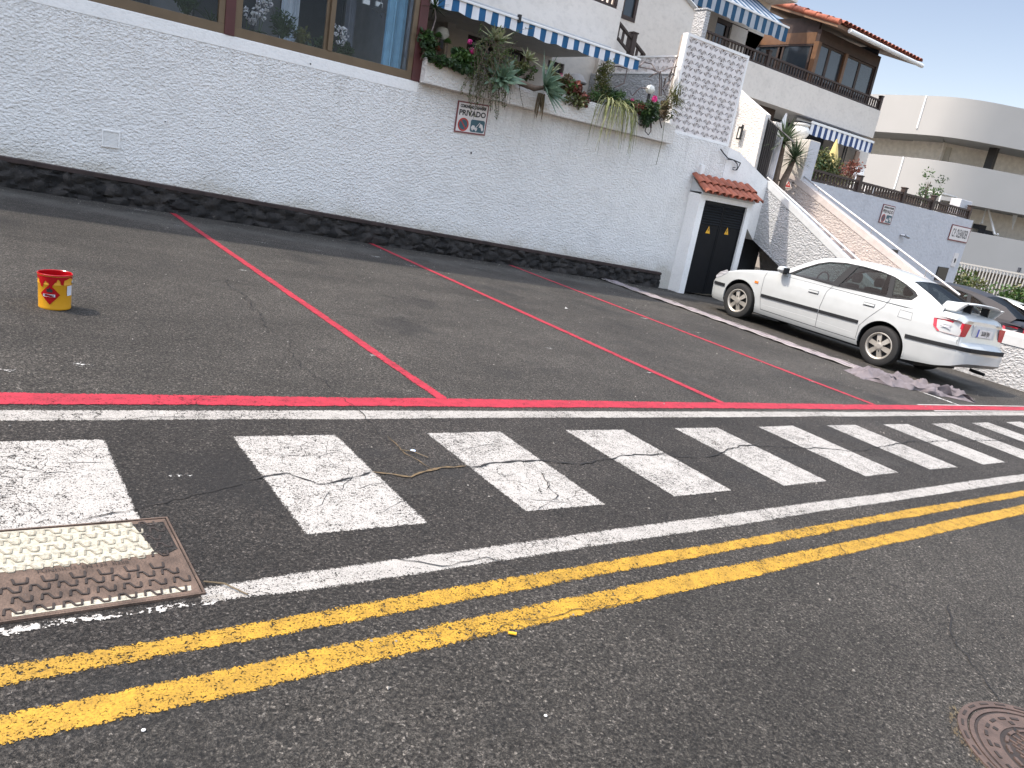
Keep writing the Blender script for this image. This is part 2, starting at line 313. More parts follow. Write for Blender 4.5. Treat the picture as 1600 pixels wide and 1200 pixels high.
# ------------------------------------------------------------------ mesh helpers
class MB:
    def __init__(s): s.v = []; s.f = []; s.m = []; s.cur = 0
    def add(s, vs, fs, m=None):
        b = len(s.v); s.v += [tuple(v) for v in vs]
        for f in fs: s.f.append([i+b for i in f]); s.m.append(s.cur if m is None else m)
        return s
    def box(s, a, b, m=None):
        x0, y0, z0 = a; x1, y1, z1 = b
        v = [(x0, y0, z0), (x1, y0, z0), (x1, y1, z0), (x0, y1, z0), (x0, y0, z1), (x1, y0, z1), (x1, y1, z1), (x0, y1, z1)]
        return s.add(v, [(0, 3, 2, 1), (4, 5, 6, 7), (0, 1, 5, 4), (1, 2, 6, 5), (2, 3, 7, 6), (3, 0, 4, 7)], m)
    def fbox(s, fn, a, b, m=None):
        t = MB().box(a, b); return s.add([fn(*v) for v in t.v], t.f, m)
    def quad(s, a, b, c, d, m=None): return s.add([a, b, c, d], [(0, 1, 2, 3)], m)
    def tube(s, pts, r, n=8, m=None, cap=True):
        pts = [Vector(p) for p in pts]; k = len(pts)
        rs = r if isinstance(r, (list, tuple)) else [r]*k
        vs = []; up = None
        for i, p in enumerate(pts):
            t = (pts[min(i+1, k-1)] - pts[max(i-1, 0)])
            t = t.normalized() if t.length > 1e-9 else Vector((0, 0, 1))
            if up is None: up = Vector((0, 0, 1)) if abs(t.z) < .9 else Vector((1, 0, 0))
            a = t.cross(up)
            a = a.normalized() if a.length > 1e-6 else t.orthogonal().normalized()
            b = a.cross(t); up = b
            for j in range(n):
                an = 2*pi*j/n; vs.append(p + (a*cos(an)+b*sin(an))*rs[i])
        fs = [(i*n+j, i*n+(j+1) % n, (i+1)*n+(j+1) % n, (i+1)*n+j) for i in range(k-1) for j in range(n)]
        if cap: fs += [tuple(range(n))[::-1], tuple((k-1)*n+j for j in range(n))]
        return s.add(vs, fs, m)
    def lathe(s, prof, c, n=32, m=None, mat=None, cap=True):
        c = Vector(c); vs = []
        for r, z in prof:
            for j in range(n):
                p = Vector((r*cos(2*pi*j/n), r*sin(2*pi*j/n), z))
                if mat: p = mat @ p
                vs.append(c+p)
        k = len(prof)
        fs = [(i*n+j, i*n+(j+1) % n, (i+1)*n+(j+1) % n, (i+1)*n+j) for i in range(k-1) for j in range(n)]
        if cap: fs += [tuple(range(n))[::-1], tuple((k-1)*n+j for j in range(n))]
        return s.add(vs, fs, m)
    def poly(s, outer, fn, holes=(), th=0.0, m=None, nrm=None):
        """flat 2-D polygon with holes -> fn(u,v,d); d=0 front, d=th back"""
        loops = [list(outer)] + [list(h) for h in holes]
        tri = tessellate_polygon([[Vector((a, b, 0)) for a, b in l] for l in loops])
        flat = [p for l in loops for p in l]; n = len(flat)
        vs = [fn(a, b, 0) for a, b in flat]; fs = [tuple(t) for t in tri]
        if th:
            vs += [fn(a, b, th) for a, b in flat]; fs += [tuple(i+n for i in reversed(t)) for t in tri]
            o = 0
            for l in loops:
                k = len(l); fs += [(o+i, o+(i+1) % k, n+o+(i+1) % k, n+o+i) for i in range(k)]; o += k
        return s.add(vs, fs, m)
    def grid(s, fn, nu, nv, m=None):
        vs = [fn(i/nu, j/nv) for i in range(nu+1) for j in range(nv+1)]
        fs = [(i*(nv+1)+j, (i+1)*(nv+1)+j, (i+1)*(nv+1)+j+1, i*(nv+1)+j+1) for i in range(nu) for j in range(nv)]
        return s.add(vs, fs, m)
    def blade(s, base, dirv, length, width, droop, n=5, fold=.15, side=None, m=None):
        p = Vector(base); d = Vector(dirv).normalized(); st = length/n; rows = []
        sd = side or d.cross(Vector((0, 0, 1)))
        sd = sd.normalized() if sd.length > 1e-4 else Vector((1, 0, 0))
        for i in range(n+1):
            t = i/n; w = width*(.55+1.6*t*(1-t)) * (1-t**3)+.0006
            u = sd.cross(d).normalized()
            rows.append((p - sd*w/2 + u*w*fold, p.copy(), p + sd*w/2 + u*w*fold))
            p = p + d*st; d = (d + Vector((0, 0, -droop))).normalized()
        vs = [v for r in rows for v in r]
        fs = [f for i in range(n) for f in ((i*3, i*3+1, i*3+4, i*3+3), (i*3+1, i*3+2, i*3+5, i*3+4))]
        return s.add(vs, fs, m)
    def build(s, name, mats, parent=None, smooth=False, bevel=0, fix=True):
        me = bpy.data.meshes.new(name); me.from_pydata(s.v, [], s.f); me.update()
        mats = mats if isinstance(mats, (list, tuple)) else [mats]
        for mt in mats: me.materials.append(mt)
        if len(mats) > 1: me.polygons.foreach_set('material_index', s.m)
        if fix:
            bm = bmesh.new(); bm.from_mesh(me)
            bmesh.ops.remove_doubles(bm, verts=bm.verts, dist=1e-5)
            bmesh.ops.recalc_face_normals(bm, faces=bm.faces); bm.to_mesh(me); bm.free()
        if smooth:
            me.polygons.foreach_set('use_smooth', [True]*len(me.polygons))
            try: me.set_sharp_from_angle(angle=radians(38))
            except Exception: pass
        o = bpy.data.objects.new(name, me); COL.objects.link(o)
        if parent:
            o.parent = parent; o.matrix_parent_inverse = Matrix.Translation(-parent.location)
            if parent.type == 'MESH': o.matrix_parent_inverse = Matrix()
        if bevel:
            b = o.modifiers.new('bevel', 'BEVEL'); b.width = bevel; b.segments = 2; b.limit_method = 'ANGLE'
        return o
def tag(o, label=None, cat=None, group=None, kind=None):
    if label: o['label'] = label
    if cat: o['category'] = cat
    if group: o['group'] = group
    if kind: o['kind'] = kind
    return o
def thing(name, loc, label, cat, group=None):
    o = bpy.data.objects.new(name, None); COL.objects.link(o); o.location = loc; o.empty_display_size = .1
    return tag(o, label, cat, group)
def struct(o): return tag(o, kind='structure')
def copy_tree(o, delta, label=None):
    c = o.copy(); COL.objects.link(c); c.location = o.location + Vector(delta)
    if label: c['label'] = label
    def rec(src, dst):
        for ch in src.children:
            d = ch.copy(); COL.objects.link(d); d.parent = dst; rec(ch, d)
    rec(o, c); return c
def text_part(txt, size, fn, mat, parent, bold=.0, sx=1.0, depth=.002, name='lettering', align='CENTER'):
    cu = bpy.data.curves.new('t', 'FONT'); cu.body = txt; cu.size = size; cu.align_x = align; cu.align_y = 'CENTER'; cu.offset = bold; cu.resolution_u = 3
    o = bpy.data.objects.new('t', cu); COL.objects.link(o)
    me = bpy.data.meshes.new_from_object(o.evaluated_get(bpy.context.evaluated_depsgraph_get()))
    bpy.data.objects.remove(o); bpy.data.curves.remove(cu)
    b = MB(); b.v = [tuple(fn(v.co.x*sx, v.co.y, 0)) for v in me.vertices]; b.f = [list(p.vertices) for p in me.polygons]; b.m = [0]*len(b.f)
    bpy.data.meshes.remove(me)
    return b.build(name, mat, parent, fix=False)
def lerp(tab, x):
    if x <= tab[0][0]: return tab[0][1]
    for (a, b), (c, d) in zip(tab, tab[1:]):
        if x <= c: return b + (d-b)*(x-a)/(c-a)
    return tab[-1][1]
W = 10.35          # front plane of the long white wall
def wy(px, py, D=W): p = Yp(px, py, D); return p

# ================================================================== GROUND AND MARKINGS
b = MB()
def gp(x, y, dz=0): return (x, y, gz(x, y)+dz)
b.grid(lambda s, t: gp(-60+150*s, -40+120*t), 40, 40)
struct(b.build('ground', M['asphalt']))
def strip(name, pts_a, pts_b, mat, dz, n=1):
    b = MB()
    k = len(pts_a)
    vs = [gp(*p, dz) for p in pts_a]+[gp(*p, dz) for p in pts_b]
    b.add(vs, [(i, i+1, k+i+1, k+i) for i in range(k-1)])
    return struct(b.build(name, mat, fix=False))
def set_edge(o, vals):
    a = o.data.attributes.new('edge', 'FLOAT', 'POINT'); a.data.foreach_set('value', vals); return o
def pstrip(name, pts_a, pts_b, mat, dz, inset=.014):
    """painted strip whose rims carry edge = 0 so that they wear away raggedly"""
    b = MB(); k = len(pts_a); vs = []; ev = []
    for (ax, ay), (bx, by) in zip(pts_a, pts_b):
        L = math.hypot(bx-ax, by-ay); q = min(.45, inset/L)
        for t, e in ((0, 0), (q, 1), (1-q, 1), (1, 0)): vs.append(gp(ax+(bx-ax)*t, ay+(by-ay)*t, dz)); ev.append(e)
    b.add(vs, [(i*4+j, i*4+4+j, i*4+5+j, i*4+1+j) for i in range(k-1) for j in range(3)])
    return struct(set_edge(b.build(name, mat, fix=False), ev))
def jit(a, bnd, x0, x1, n=60):
    """wobbling strip along x between y=a and y=bnd"""
    rnd = random.Random(int(a*1000)+int(bnd*77))
    xs = [x0+(x1-x0)*i/n for i in range(n+1)]
    return [(x, a+rnd.uniform(-.006, .006)) for x in xs], [(x, bnd+rnd.uniform(-.006, .006)) for x in xs]
A, B = jit(3.358, 3.484, -6, 40); pstrip('white_edge_line', A, B, M['white_line'], .0022)
A, B = jit(3.541, 3.690, -6, 30, 90); pstrip('red_edge_line', A, B, M['red'], .0034)
A, B = jit(1.935, 2.045, -6, 40); 
A = [(x, y) for x, y in A if not (.1 < x < .62)]; B = [(x, y) for x, y in B if not (.1 < x < .62)]
xs = [x for x, _ in A]
i0 = max(i for i, x in enumerate(xs) if x < .3)
pstrip('white_centre_line', A[:i0+1]+[(.1, 1.95)], B[:i0+1]+[(.1, 2.0)], M['white_line'], .0022)
pstrip('white_centre_line', [(.60, 1.955)]+A[i0+1:], [(.60, 2.035)]+B[i0+1:], M['white_line'], .0022)
pstrip('white_centre_line', [(-.4, 1.935), (.2, 1.94), (.66, 1.94)], [(-.4, 1.99), (.2, 1.985), (.66, 1.985)], M['faded2'], .0022)
A, B = jit(1.748, 1.830, -6, 40, 120); pstrip('yellow_line', A, B, M['yellow'], .0022)
A, B = jit(1.556, 1.660, -6, 40, 120); pstrip('yellow_line', A, B, M['yellow'], .0022)
for k in range(-5, 20):
    x0 = .035+k*.999; w = .5
    y0 = 2.47 if k == 0 else 2.262
    rnd = random.Random(k)
    P = [(x0, y0), (x0+w, y0), (x0+w, 3.165), (x0, 3.165)]
    P = [(x+rnd.uniform(-.008, .008), y+rnd.uniform(-.008, .008)) for x, y in P]
    b = MB(); g1_ = [0, .025, .3, .7, .975, 1]; g2_ = [0, .013, .3, .7, .987, 1]
    b.grid(lambda s, t: gp(*[P[0][c]*(1-g1_[round(s*5)])*(1-g2_[round(t*5)])+P[1][c]*g1_[round(s*5)]*(1-g2_[round(t*5)])+P[2][c]*g1_[round(s*5)]*g2_[round(t*5)]+P[3][c]*(1-g1_[round(s*5)])*g2_[round(t*5)] for c in (0, 1)], .0022), 5, 5)
    struct(set_edge(b.build('crosswalk_stripe', M['stripe'], fix=False), [0. if i in (0, 5) or j in (0, 5) else 1. for i in range(6) for j in range(6)]))
for x0, xw in ((2.43, .045), (5.21, .05), (7.83, .05)):
    n = 40; rnd = random.Random(int(x0*10))
    ys = [3.68+(10.33-3.68)*i/n for i in range(n+1)]
    pstrip('red_bay_line', [(x0-xw+rnd.uniform(-.005, .005)+.03*(10.3-y)/7, y) for y in ys], [(x0+xw+rnd.uniform(-.005, .005)+.03*(10.3-y)/7, y) for y in ys], M['red'], .0046)
pstrip('red_bay_line', [(10.04, y) for y in (3.68, 6, 10.3)], [(10.13, y) for y in (3.68, 6, 10.3)], M['faded'], .0022)
# masking strips either side of the fresh red line
for y in (3.505, 3.70):
    strip('masking_strip', [(8.9, y-.012), (11, y-.014), (22, y-.012)], [(8.9, y+.012), (11, y+.012), (22, y+.013)], M['tape'], .0062)
# remnants of old white paint
def blot(cx, cy, rx, ry, mat, dz=.006, seed=0, name='old_paint_mark', rot=0):
    rnd = random.Random(seed); b = MB(); n = 18; vs = []
    for j in range(n):
        a = 2*pi*j/n; r = 1+rnd.uniform(-.25, .2); x = rx*r*cos(a); y = ry*r*sin(a)
        vs.append(gp(cx+x*cos(rot)-y*sin(rot), cy+x*sin(rot)+y*cos(rot), dz))
    vs.append(gp(cx, cy, dz)); b.add(vs, [(j, (j+1) % n, n) for j in range(n)]); return struct(set_edge(b.build(name, mat, fix=False), [.2]*n+[1.]))
for i, (px, py, rx, ry) in enumerate([(127, 570, .045, .05), (165, 568, .03, .012), (279, 353, .10, .03), (380, 423, .11, .025), (406, 379, .13, .03), (498, 392, .12, .03), (580, 556, .07, .02), (745, 419, .12, .03), (1008, 498, .12, .03), (1268, 597, .10, .02), (745, 470, .07, .02), (860, 545, .06, .02), (1015, 583, .07, .02), (640, 415, .12, .03), (590, 402, .12, .04), (225, 330, .2, .03), (1090, 520, .1, .03), (935, 427, .25, .05), (285, 745, .06, .012), (20, 580, .07, .03), (380, 600, .02, .01)]):
    g = G(px, py); blot(g.x, g.y, rx, ry, M['faded'] if i not in (1, 19) else M['ghost'], seed=i)
# cracks: thin dark ribbons on the surface
def crack(pts, w, seed=0, mat=None, name='road_crack', amp=.02, px=True, dz=.0056):
    rnd = random.Random(seed); P = [G(*p) if px else Vector((p[0], p[1], 0)) for p in pts]; out = []
    for a, c in zip(P, P[1:]):
        L = (c-a).length; k = max(2, int(L/.035))
        for i in range(k): out.append(a.lerp(c, i/k))
    out.append(P[-1]); dv = (P[-1]-P[0]).normalized(); nx, ny = -dv.y, dv.x
    A = []; B = []; off = 0
    for i, p in enumerate(out):
        off = off*.75+rnd.uniform(-amp, amp)*.6; ww = w*rnd.uniform(.25, 1.2)*(0.15 if i in (0, len(out)-1) else 1)
        x = p.x+nx*off; y = p.y+ny*off
        A.append((x-nx*ww, y-ny*ww)); B.append((x+nx*ww, y+ny*ww))
    return strip(name, A, B, mat or M['ink'], dz)
crackm = simple('crack_dark', (.014, .013, .013), .95)
moss = simple('crack_dirt', (.13, .09, .045), .95, var=.5, vscale=30)
crack([(120, 815), (230, 793), (300, 775), (380, 752)], .0035, 1, crackm)
crack([(380, 752), (450, 742), (500, 760), (580, 738)], .006, 2, crackm)
crack([(580, 738), (640, 745), (690, 733), (730, 731)], .010, 3, moss, amp=.015)
crack([(730, 731), (790, 722), (850, 722), (905, 728)], .009, 4, crackm)
crack([(905, 728), (985, 711), (1050, 712), (1100, 716)], .006, 5, crackm)
crack([(1100, 716), (1160, 697), (1250, 700), (1330, 705)], .006, 6, crackm)
crack([(1330, 705), (1430, 690), (1520, 688), (1600, 690)], .006, 7, crackm)
crack([(350, 430), (400, 480), (470, 570), (520, 610)], .004, 8, crackm, amp=.05)
crack([(520, 610), (560, 640), (610, 690), (622, 703)], .003, 9, crackm, amp=.03)
crack([(605, 683), (625, 705), (650, 722), (672, 735)], .004, 10, moss, amp=.02)
crack([(840, 735), (870, 775), (845, 800)], .003, 11, crackm)
crack([(1480, 940), (1500, 1010), (1530, 1050), (1560, 1090), (1585, 1150)], .004, 12, crackm, amp=.02)
crack([(60, 655), (200, 655), (330, 652)], .002, 13, crackm)
crack([(600, 870), (690, 885), (760, 872), (830, 890)], .003, 14, crackm)
crack([(1290, 820), (1330, 880), (1400, 920), (1480, 940)], .0022, 16, crackm, amp=.03)
crack([(1240, 1130), (1310, 1165), (1370, 1190)], .0016, 17, crackm, amp=.02)
crack([(700, 1040), (790, 985), (900, 960), (1010, 930)], .0016, 15, crackm, amp=.03)
for i in range(26):   # fine crazing in the paint of the stripes
    rnd = random.Random(100+i); k = rnd.randint(0, 6); x = .05+k+rnd.uniform(0, .45); y = rnd.uniform(2.3, 3.1)
    a = rnd.uniform(-.6, .9); L = rnd.uniform(.08, .25)
    crack([(x, y), (x+L*cos(a), y+L*sin(a))], .0018, i+40, crackm, px=False, amp=.02, dz=.0036)
# ================================================================== INSPECTION COVERS
def make_hatch():
    x0, x1, y0, y1 = .115, .605, 2.005, 2.462
    t = thing('inspection_cover', (.36, 2.23, gz(.36, 2.23)), 'rusty rectangular iron cover with raised pattern, half painted white, beside the first stripe', 'drain cover')
    b = MB()
    b.fbox(lambda x, y, z: gp(x, y, z), (x0, y0, -.02), (x1, y1, .006)); b.build('plate', M['rust'], t)
    f = MB()
    for a, c in (((x0-.010, y0-.010), (x1+.010, y0-.004)), ((x0-.010, y1+.004), (x1+.010, y1+.010)), ((x0-.010, y0-.004), (x0-.004, y1+.004)), ((x1+.004, y0-.004), (x1+.010, y1+.004))):
        f.fbox(lambda x, y, z: gp(x, y, z), (a[0], a[1], -.02), (c[0], c[1], .008))
    f.build('frame', M['rust'], t)
    f = MB(); f.fbox(lambda x, y, z: gp(x, y, z), (x0-.0039, y0-.0039, -.02), (x1+.0039, y1+.0039, .0035)); f.build('gap_dirt', M['rock'], t)
    f = MB(); f.poly([(.50, 2.44), (.595, 2.44), (.598, 2.26), (.56, 2.235), (.53, 2.25), (.52, 2.33)], lambda u, v, d: gp(u, v, .0075)); f.build('tar_patch', M['asphalt'], t, fix=False)
    rp = MB(); rw = MB()
    def zed(cx, cy, s, m=0, half=0):
        rp_ = rw if (cy > 2.236 and cx < .51) else rp
        path = [(-.5, -.28), (-.42, .28), (-.12, .28), (.12, -.28), (.42, -.28), (.5, .28)]
        if half == 1: path = path[3:] and [(-.36, .28), (-.28, -.28), (.28, -.28), (.36, .28)]
        for (a, c), (d, e) in zip(path, path[1:]):
            dx, dy = d-a, e-c; L = math.hypot(dx, dy); nx, ny = -dy/L*.062, dx/L*.062
            vs = []
            for z in (.006, .0092):
                for (qx, qy) in ((a-nx, c-ny), (d-nx, e-ny), (d+nx, e+ny), (a+nx, c+ny)): vs.append(gp(cx+qx*s, cy+qy*s, z))
            rp_.add(vs, [(4, 5, 6, 7), (0, 1, 5, 4), (1, 2, 6, 5), (2, 3, 7, 6), (3, 0, 4, 7)])
    for r, yy in enumerate((2.035, 2.085, 2.135)):
        for c in range(7): zed(.155+c*.067+(.012 if r % 2 else -.01), yy, .047)
    for r, yy in enumerate((2.24, 2.29, 2.34, 2.39, 2.435)):
        for c in range(7): zed(.15+c*.067+(.014 if r % 2 else -.01), yy, .047)
    for c in range(6): zed(.17+c*.07, 2.175, .05, half=1)
    rp.build('raised_pattern', M['rustdark'], t, fix=False); rw.build('raised_pattern', M['platecream'], t, fix=False)
    w = MB()
    P = [(.118, 2.232), (.33, 2.238), (.34, 2.225), (.47, 2.24), (.545, 2.245), (.50, 2.455), (.118, 2.46)]
    w.poly(P, lambda u, v, d: gp(u, v, .0068)); set_edge(w.build('white_paint_patch', M['platewhite'], t, fix=False), [1.]*len(w.v))
    w2 = MB(); w2.poly([(.14, 2.012), (.58, 2.02), (.585, 2.045), (.14, 2.032)], lambda u, v, d: gp(u, v, .0068)); set_edge(w2.build('white_paint_patch', M['platewhite'], t, fix=False), [1.]*len(w2.v))
    text_part('FUNDICO  EN 124  B250', .022, lambda u, v, d: gp(.33+u, 2.212+v, .009), M['rustdark'], t)
make_hatch()
def make_manhole():
    cx, cy, R = 2.79, .385, .312
    t = thing('manhole_cover', (cx, cy, gz(cx, cy)), 'round pinkish rusty iron manhole cover in the lower right road surface', 'manhole cover')
    def ring(b, r0, r1, z, a0=0, a1=2*pi, n=64):
        vs = []; k = max(2, int(n*(a1-a0)/(2*pi)))
        for i in range(k+1):
            a = a0+(a1-a0)*i/k
            for r in (r0, r1):
                for zz in (-.02, z): vs.append(gp(cx+r*cos(a), cy+r*sin(a), zz))
        fs = []
        for i in range(k):
            o = i*4; fs += [(o+1, o+5, o+7, o+3), (o, o+4, o+5, o+1), (o+2, o+3, o+7, o+6)]
        fs += [(0, 1, 3, 2), (k*4, k*4+2, k*4+3, k*4+1)]
        b.add(vs, fs)
    b = MB(); ring(b, R-.028, R, .007); ring(b, R-.05, R-.036, .006); b.build('frame', M['rusty2'], t, fix=False)
    b = MB(); ring(b, .001, R-.052, .003); b.build('disc', M['rustdark'], t, fix=False)
    b = MB(); ring(b, R-.125, R-.06, .006); ring(b, .09, .105, .008); ring(b, .03, .075, .007)
    for k in range(18): ring(b, R-.150, R-.140, .009, 2*pi*k/18, 2*pi*k/18+.22)
    b.build('raised_ring', M['rusty2'], t, fix=False)
    b = MB()
    for k in range(26): ring(b, R-.09, R-.08, .009, 2*pi*k/26, 2*pi*k/26+.13)
    for k in range(12): ring(b, R-.115, R-.10, .0085, 2*pi*k/12+.1, 2*pi*k/12+.18)
    for k in range(26): ring(b, R-.018, R-.010, .009, 2*pi*k/26, 2*pi*k/26+.13)
    b.build('raised_dash', M['rustdark'], t, fix=False)
    b = MB()
    for i in range(-9, 10):
        for j in range(-4, 5):
            x = i*.018; y = j*.036+(.018 if i % 2 else 0)
            if .108 < math.hypot(x, y) < R-.16: b.fbox(lambda u, v, z: gp(cx+u, cy+v, z), (x-.003, y-.014, 0), (x+.003, y+.014, .007))
    b.build('tread_bar', M['rusty2'], t, fix=False)
    blot(cx-.17, cy-.02, .018, .009, simple('teal_fleck', (.05, .35, .36), .6), .0105, 3, 'paint_fleck')
    rnd = random.Random(5); d = MB()
    for i in range(140):
        a = rnd.uniform(pi*.55, pi*1.15); r = R+rnd.uniform(.0, .028); x, y = cx+r*cos(a), cy+r*sin(a); s = rnd.uniform(.002, .006)
        d.add([gp(x-s, y-s, .004), gp(x+s, y-s*.5, .006), gp(x, y+s, .010)], [(0, 1, 2)])
    tag(d.build('dry_grass', M['brownleaf'], fix=False), kind='stuff')
make_manhole()
# ================================================================== LITTER, BUCKET, SHEETS
def gravel():
    d = MB(); rnd = random.Random(11)
    for i in range(900):
        x = rnd.uniform(-1, 14); y = rnd.uniform(.3, 10.2); s = rnd.uniform(.002, .007)*(1+.06*x)
        if rnd.random() < .3: y = 10.2-abs(rnd.gauss(0, .3))
        if -.2 < x < 1 and y < 1: continue
        p = [gp(x+s*cos(a+i), y+s*sin(a+i), .003) for a in (0, 2.1, 4.2)]+[gp(x, y, .003+s)]
        d.add(p, [(0, 1, 3), (1, 2, 3), (2, 0, 3)])
    tag(d.build('loose_grit', simple('grit', (.28, .26, .23), .9, var=.5, vscale=3), fix=False), kind='stuff')
gravel()
def debris(px, py, name, mat, shape, label, cat):
    g = G(px, py); b = MB()
    if shape == 'disc': k_ = 1 if cat == 'bottle cap' else .38; b.lathe([(.011*k_, 0), (.013*k_, .002*k_), (.013*k_, .005*k_), (.009*k_, .006*k_)], (g.x, g.y, g.z+.003), 7 if k_ < 1 else 16)
    elif shape == 'twig': b.tube([gp(g.x, g.y, .008), gp(g.x+.05, g.y-.03, .012), gp(g.x+.10, g.y-.10, .008)], .0025, 5)
    elif shape == 'stub': b.tube([gp(g.x-.010, g.y+.006, .009), gp(g.x+.012, g.y-.008, .009)], .005, 8)
    else:
        rnd = random.Random(px); vs = [gp(g.x+rnd.uniform(-.03, .03), g.y+rnd.uniform(-.03, .03), rnd.uniform(.004, .03)) for _ in range(7)]
        b.add(vs, [(0, 1, 2), (1, 2, 3), (2, 3, 4), (3, 4, 5), (4, 5, 6), (5, 6, 0)])
    tag(b.build(name, mat, smooth=(shape == 'disc'), fix=False), label, cat)
debris(645, 706, 'bottle_cap', simple('pale_blue', (.45, .55, .75), .4), 'disc', 'small pale blue bottle cap beside the twig between two stripes', 'bottle cap')
debris(625, 705, 'dry_twig', M['brownleaf'], 'twig', 'thin dry twig lying on the asphalt between the second and third stripes', 'twig')
debris(799, 993, 'cigarette_stub', M['signyellow'], 'stub', 'tiny yellowish cigarette stub below the yellow lines', 'litter')
debris(883, 483, 'paper_scrap', M['potwhite'], 'scrap', 'crumpled white paper scrap lying between two red bay lines', 'litter')
debris(224, 1143, 'pebble', M['potwhite'], 'disc', 'small pale pebble on the asphalt at the bottom left', 'pebble')
debris(318, 912, 'dry_twig', M['brownleaf'], 'twig', 'thin dry twig lying at the corner of the rusty rectangular cover', 'twig')
debris(852, 1120, 'pebble', M['potwhite'], 'disc', 'tiny pale pebble near the bottom centre of the road', 'pebble')
def make_bucket():
    cx, cy = .588, 5.20; z0 = gz(cx, cy); R = .090; Hh = .208
    t = thing('paint_bucket', (cx, cy, z0), 'yellow paint tin with red paint dripping from its rim, standing in the first bay', 'paint bucket')
    b = MB(); prof = [(R*.93, .0), (R*.96, .006), (R*.95, .012), (R*.985, .15), (R*1.0, .153), (R*.985, .157), (R*1.0, .200), (R*1.04, .203), (R*1.04, .209), (R*.99, .211), (R*.97, .20), (R*.93, .05), (R*.9, .045)]
    b.lathe(prof, (cx, cy, z0), 48); b.build('body', M['can'], t, smooth=True)
    def surf(a, h, off=.0008):
        r = R*lerp([(0, .955), (.15, .985), (.2, 1.0)], h)+off; return (cx+r*cos(a), cy+r*sin(a), z0+h)
    va = math.atan2(-cy, -cx)       # azimuth towards the viewer
    d = MB(); n = 90; lows = []
    for i in range(n+1):
        a = 2*pi*i/n; rel = (a-va+pi) % (2*pi)-pi
        low = .188+.006*sin(7*a)
        if -1.25 < rel < .55: low = .168+.02*sin(9*rel)-.012*(sin(23*rel) > .4)
        if -.95 < rel < -.15: low -= .012
        lows.append((a, low))
    vs = []
    for a, low in lows: vs += [surf(a, low, .0015), surf(a, (low+.203)/2, .0018), surf(a, .2035, .0016), (cx+R*1.045*cos(a), cy+R*1.045*sin(a), z0+.206)]
    fs = [(i*4+j, i*4+4+j, i*4+5+j, i*4+1+j) for i in range(n) for j in range(3)]
    d.add(vs, fs); d.build('paint_drips', M['canred'], t, smooth=True, fix=False)
    s = MB(); s.lathe([(R*1.046, .205), (R*1.046, .2105), (R*1.0, .213), (R*.965, .21), (R*.92, .07), (.001, .068)], (cx, cy, z0), 48, cap=False); s.build('paint_inside', M['canred'], t, smooth=True)
    # hazard diamond wrapped round the side
    def wrap(ac, hc): return lambda u, v, dd: surf(va+ac+u/R, hc+v, .0022+dd)
    k = MB(); hm = .095
    P = [(0, .060), (-.058, 0), (0, -.060), (.058, 0)]
    def dia(b2, sc, off, m, fn):
        vs = []; nn = 8
        for i in range(-nn, nn+1):
            u = i/nn*.055*sc; hgt = (1-abs(i)/nn)*.062*sc
            vs += [fn(u, hgt, off), fn(u, -hgt, off)]
        b2.add(vs, [(i*2, i*2+1, i*2+3, i*2+2) for i in range(2*nn)], m)
    dia(k, 1, 0, 0, wrap(-.30, hm)); k.build('hazard_diamond', M['canred'], t, fix=False)
    k = MB(); fn = wrap(-.30, hm+.028); k.poly([(-.014, -.014), (.014, -.014), (.016, .0), (.010, .008), (.006, .002), (.001, .018), (-.006, .004), (-.012, .010), (-.016, 0)], lambda u, v, dd: fn(u, v, .0035)); k.build('flame_symbol', M['ink'], t, fix=False)
    k = MB(); fn2 = wrap(-.34, hm-.006); k.poly([(-.032, -.008), (-.016, -.008), (0, -.008), (.016, -.008), (.032, -.008), (.032, .008), (.016, .008), (0, .008), (-.016, .008), (-.032, .008)], lambda u, v, dd: fn2(u, v, .003)); lb = k.build('label_strip', M['label'], t, fix=False)
    text_part('UN 1263', .014, lambda u, v, dd: fn2(u, v, .006), M['ink'], t, bold=.0003)
    k = MB(); fn3 = wrap(.98, .118); k.poly([(-.020, -.030), (0, -.030), (.022, -.030), (.022, .030), (0, .030), (-.020, .030)], lambda u, v, dd: fn3(u, v, .0008)); k.build('paper_label', M['label'], t, fix=False)
    # ear and thin wire handle hanging at the side
    for sgn in (1,):
        a = va+1.35
        k = MB(); k.lathe([(.009, 0), (.009, .004), (.003, .006)], surf(a, .165, 0), 10, mat=Vector((cos(a), sin(a), 0)).to_track_quat('Z', 'Y').to_matrix()); k.build('ear', M['steel'], t)
        pts = []
        for i in range(13):
            q = i/12; aa = va+1.35+q*pi*.98; hh = .165-.035*sin(pi*q); rr = R+.010+.004*sin(pi*q); pts.append((cx+rr*cos(aa), cy+rr*sin(aa), z0+hh))
        k = MB(); k.tube(pts, .0018, 6); k.build('handle', M['steel'], t, smooth=True)
make_bucket()
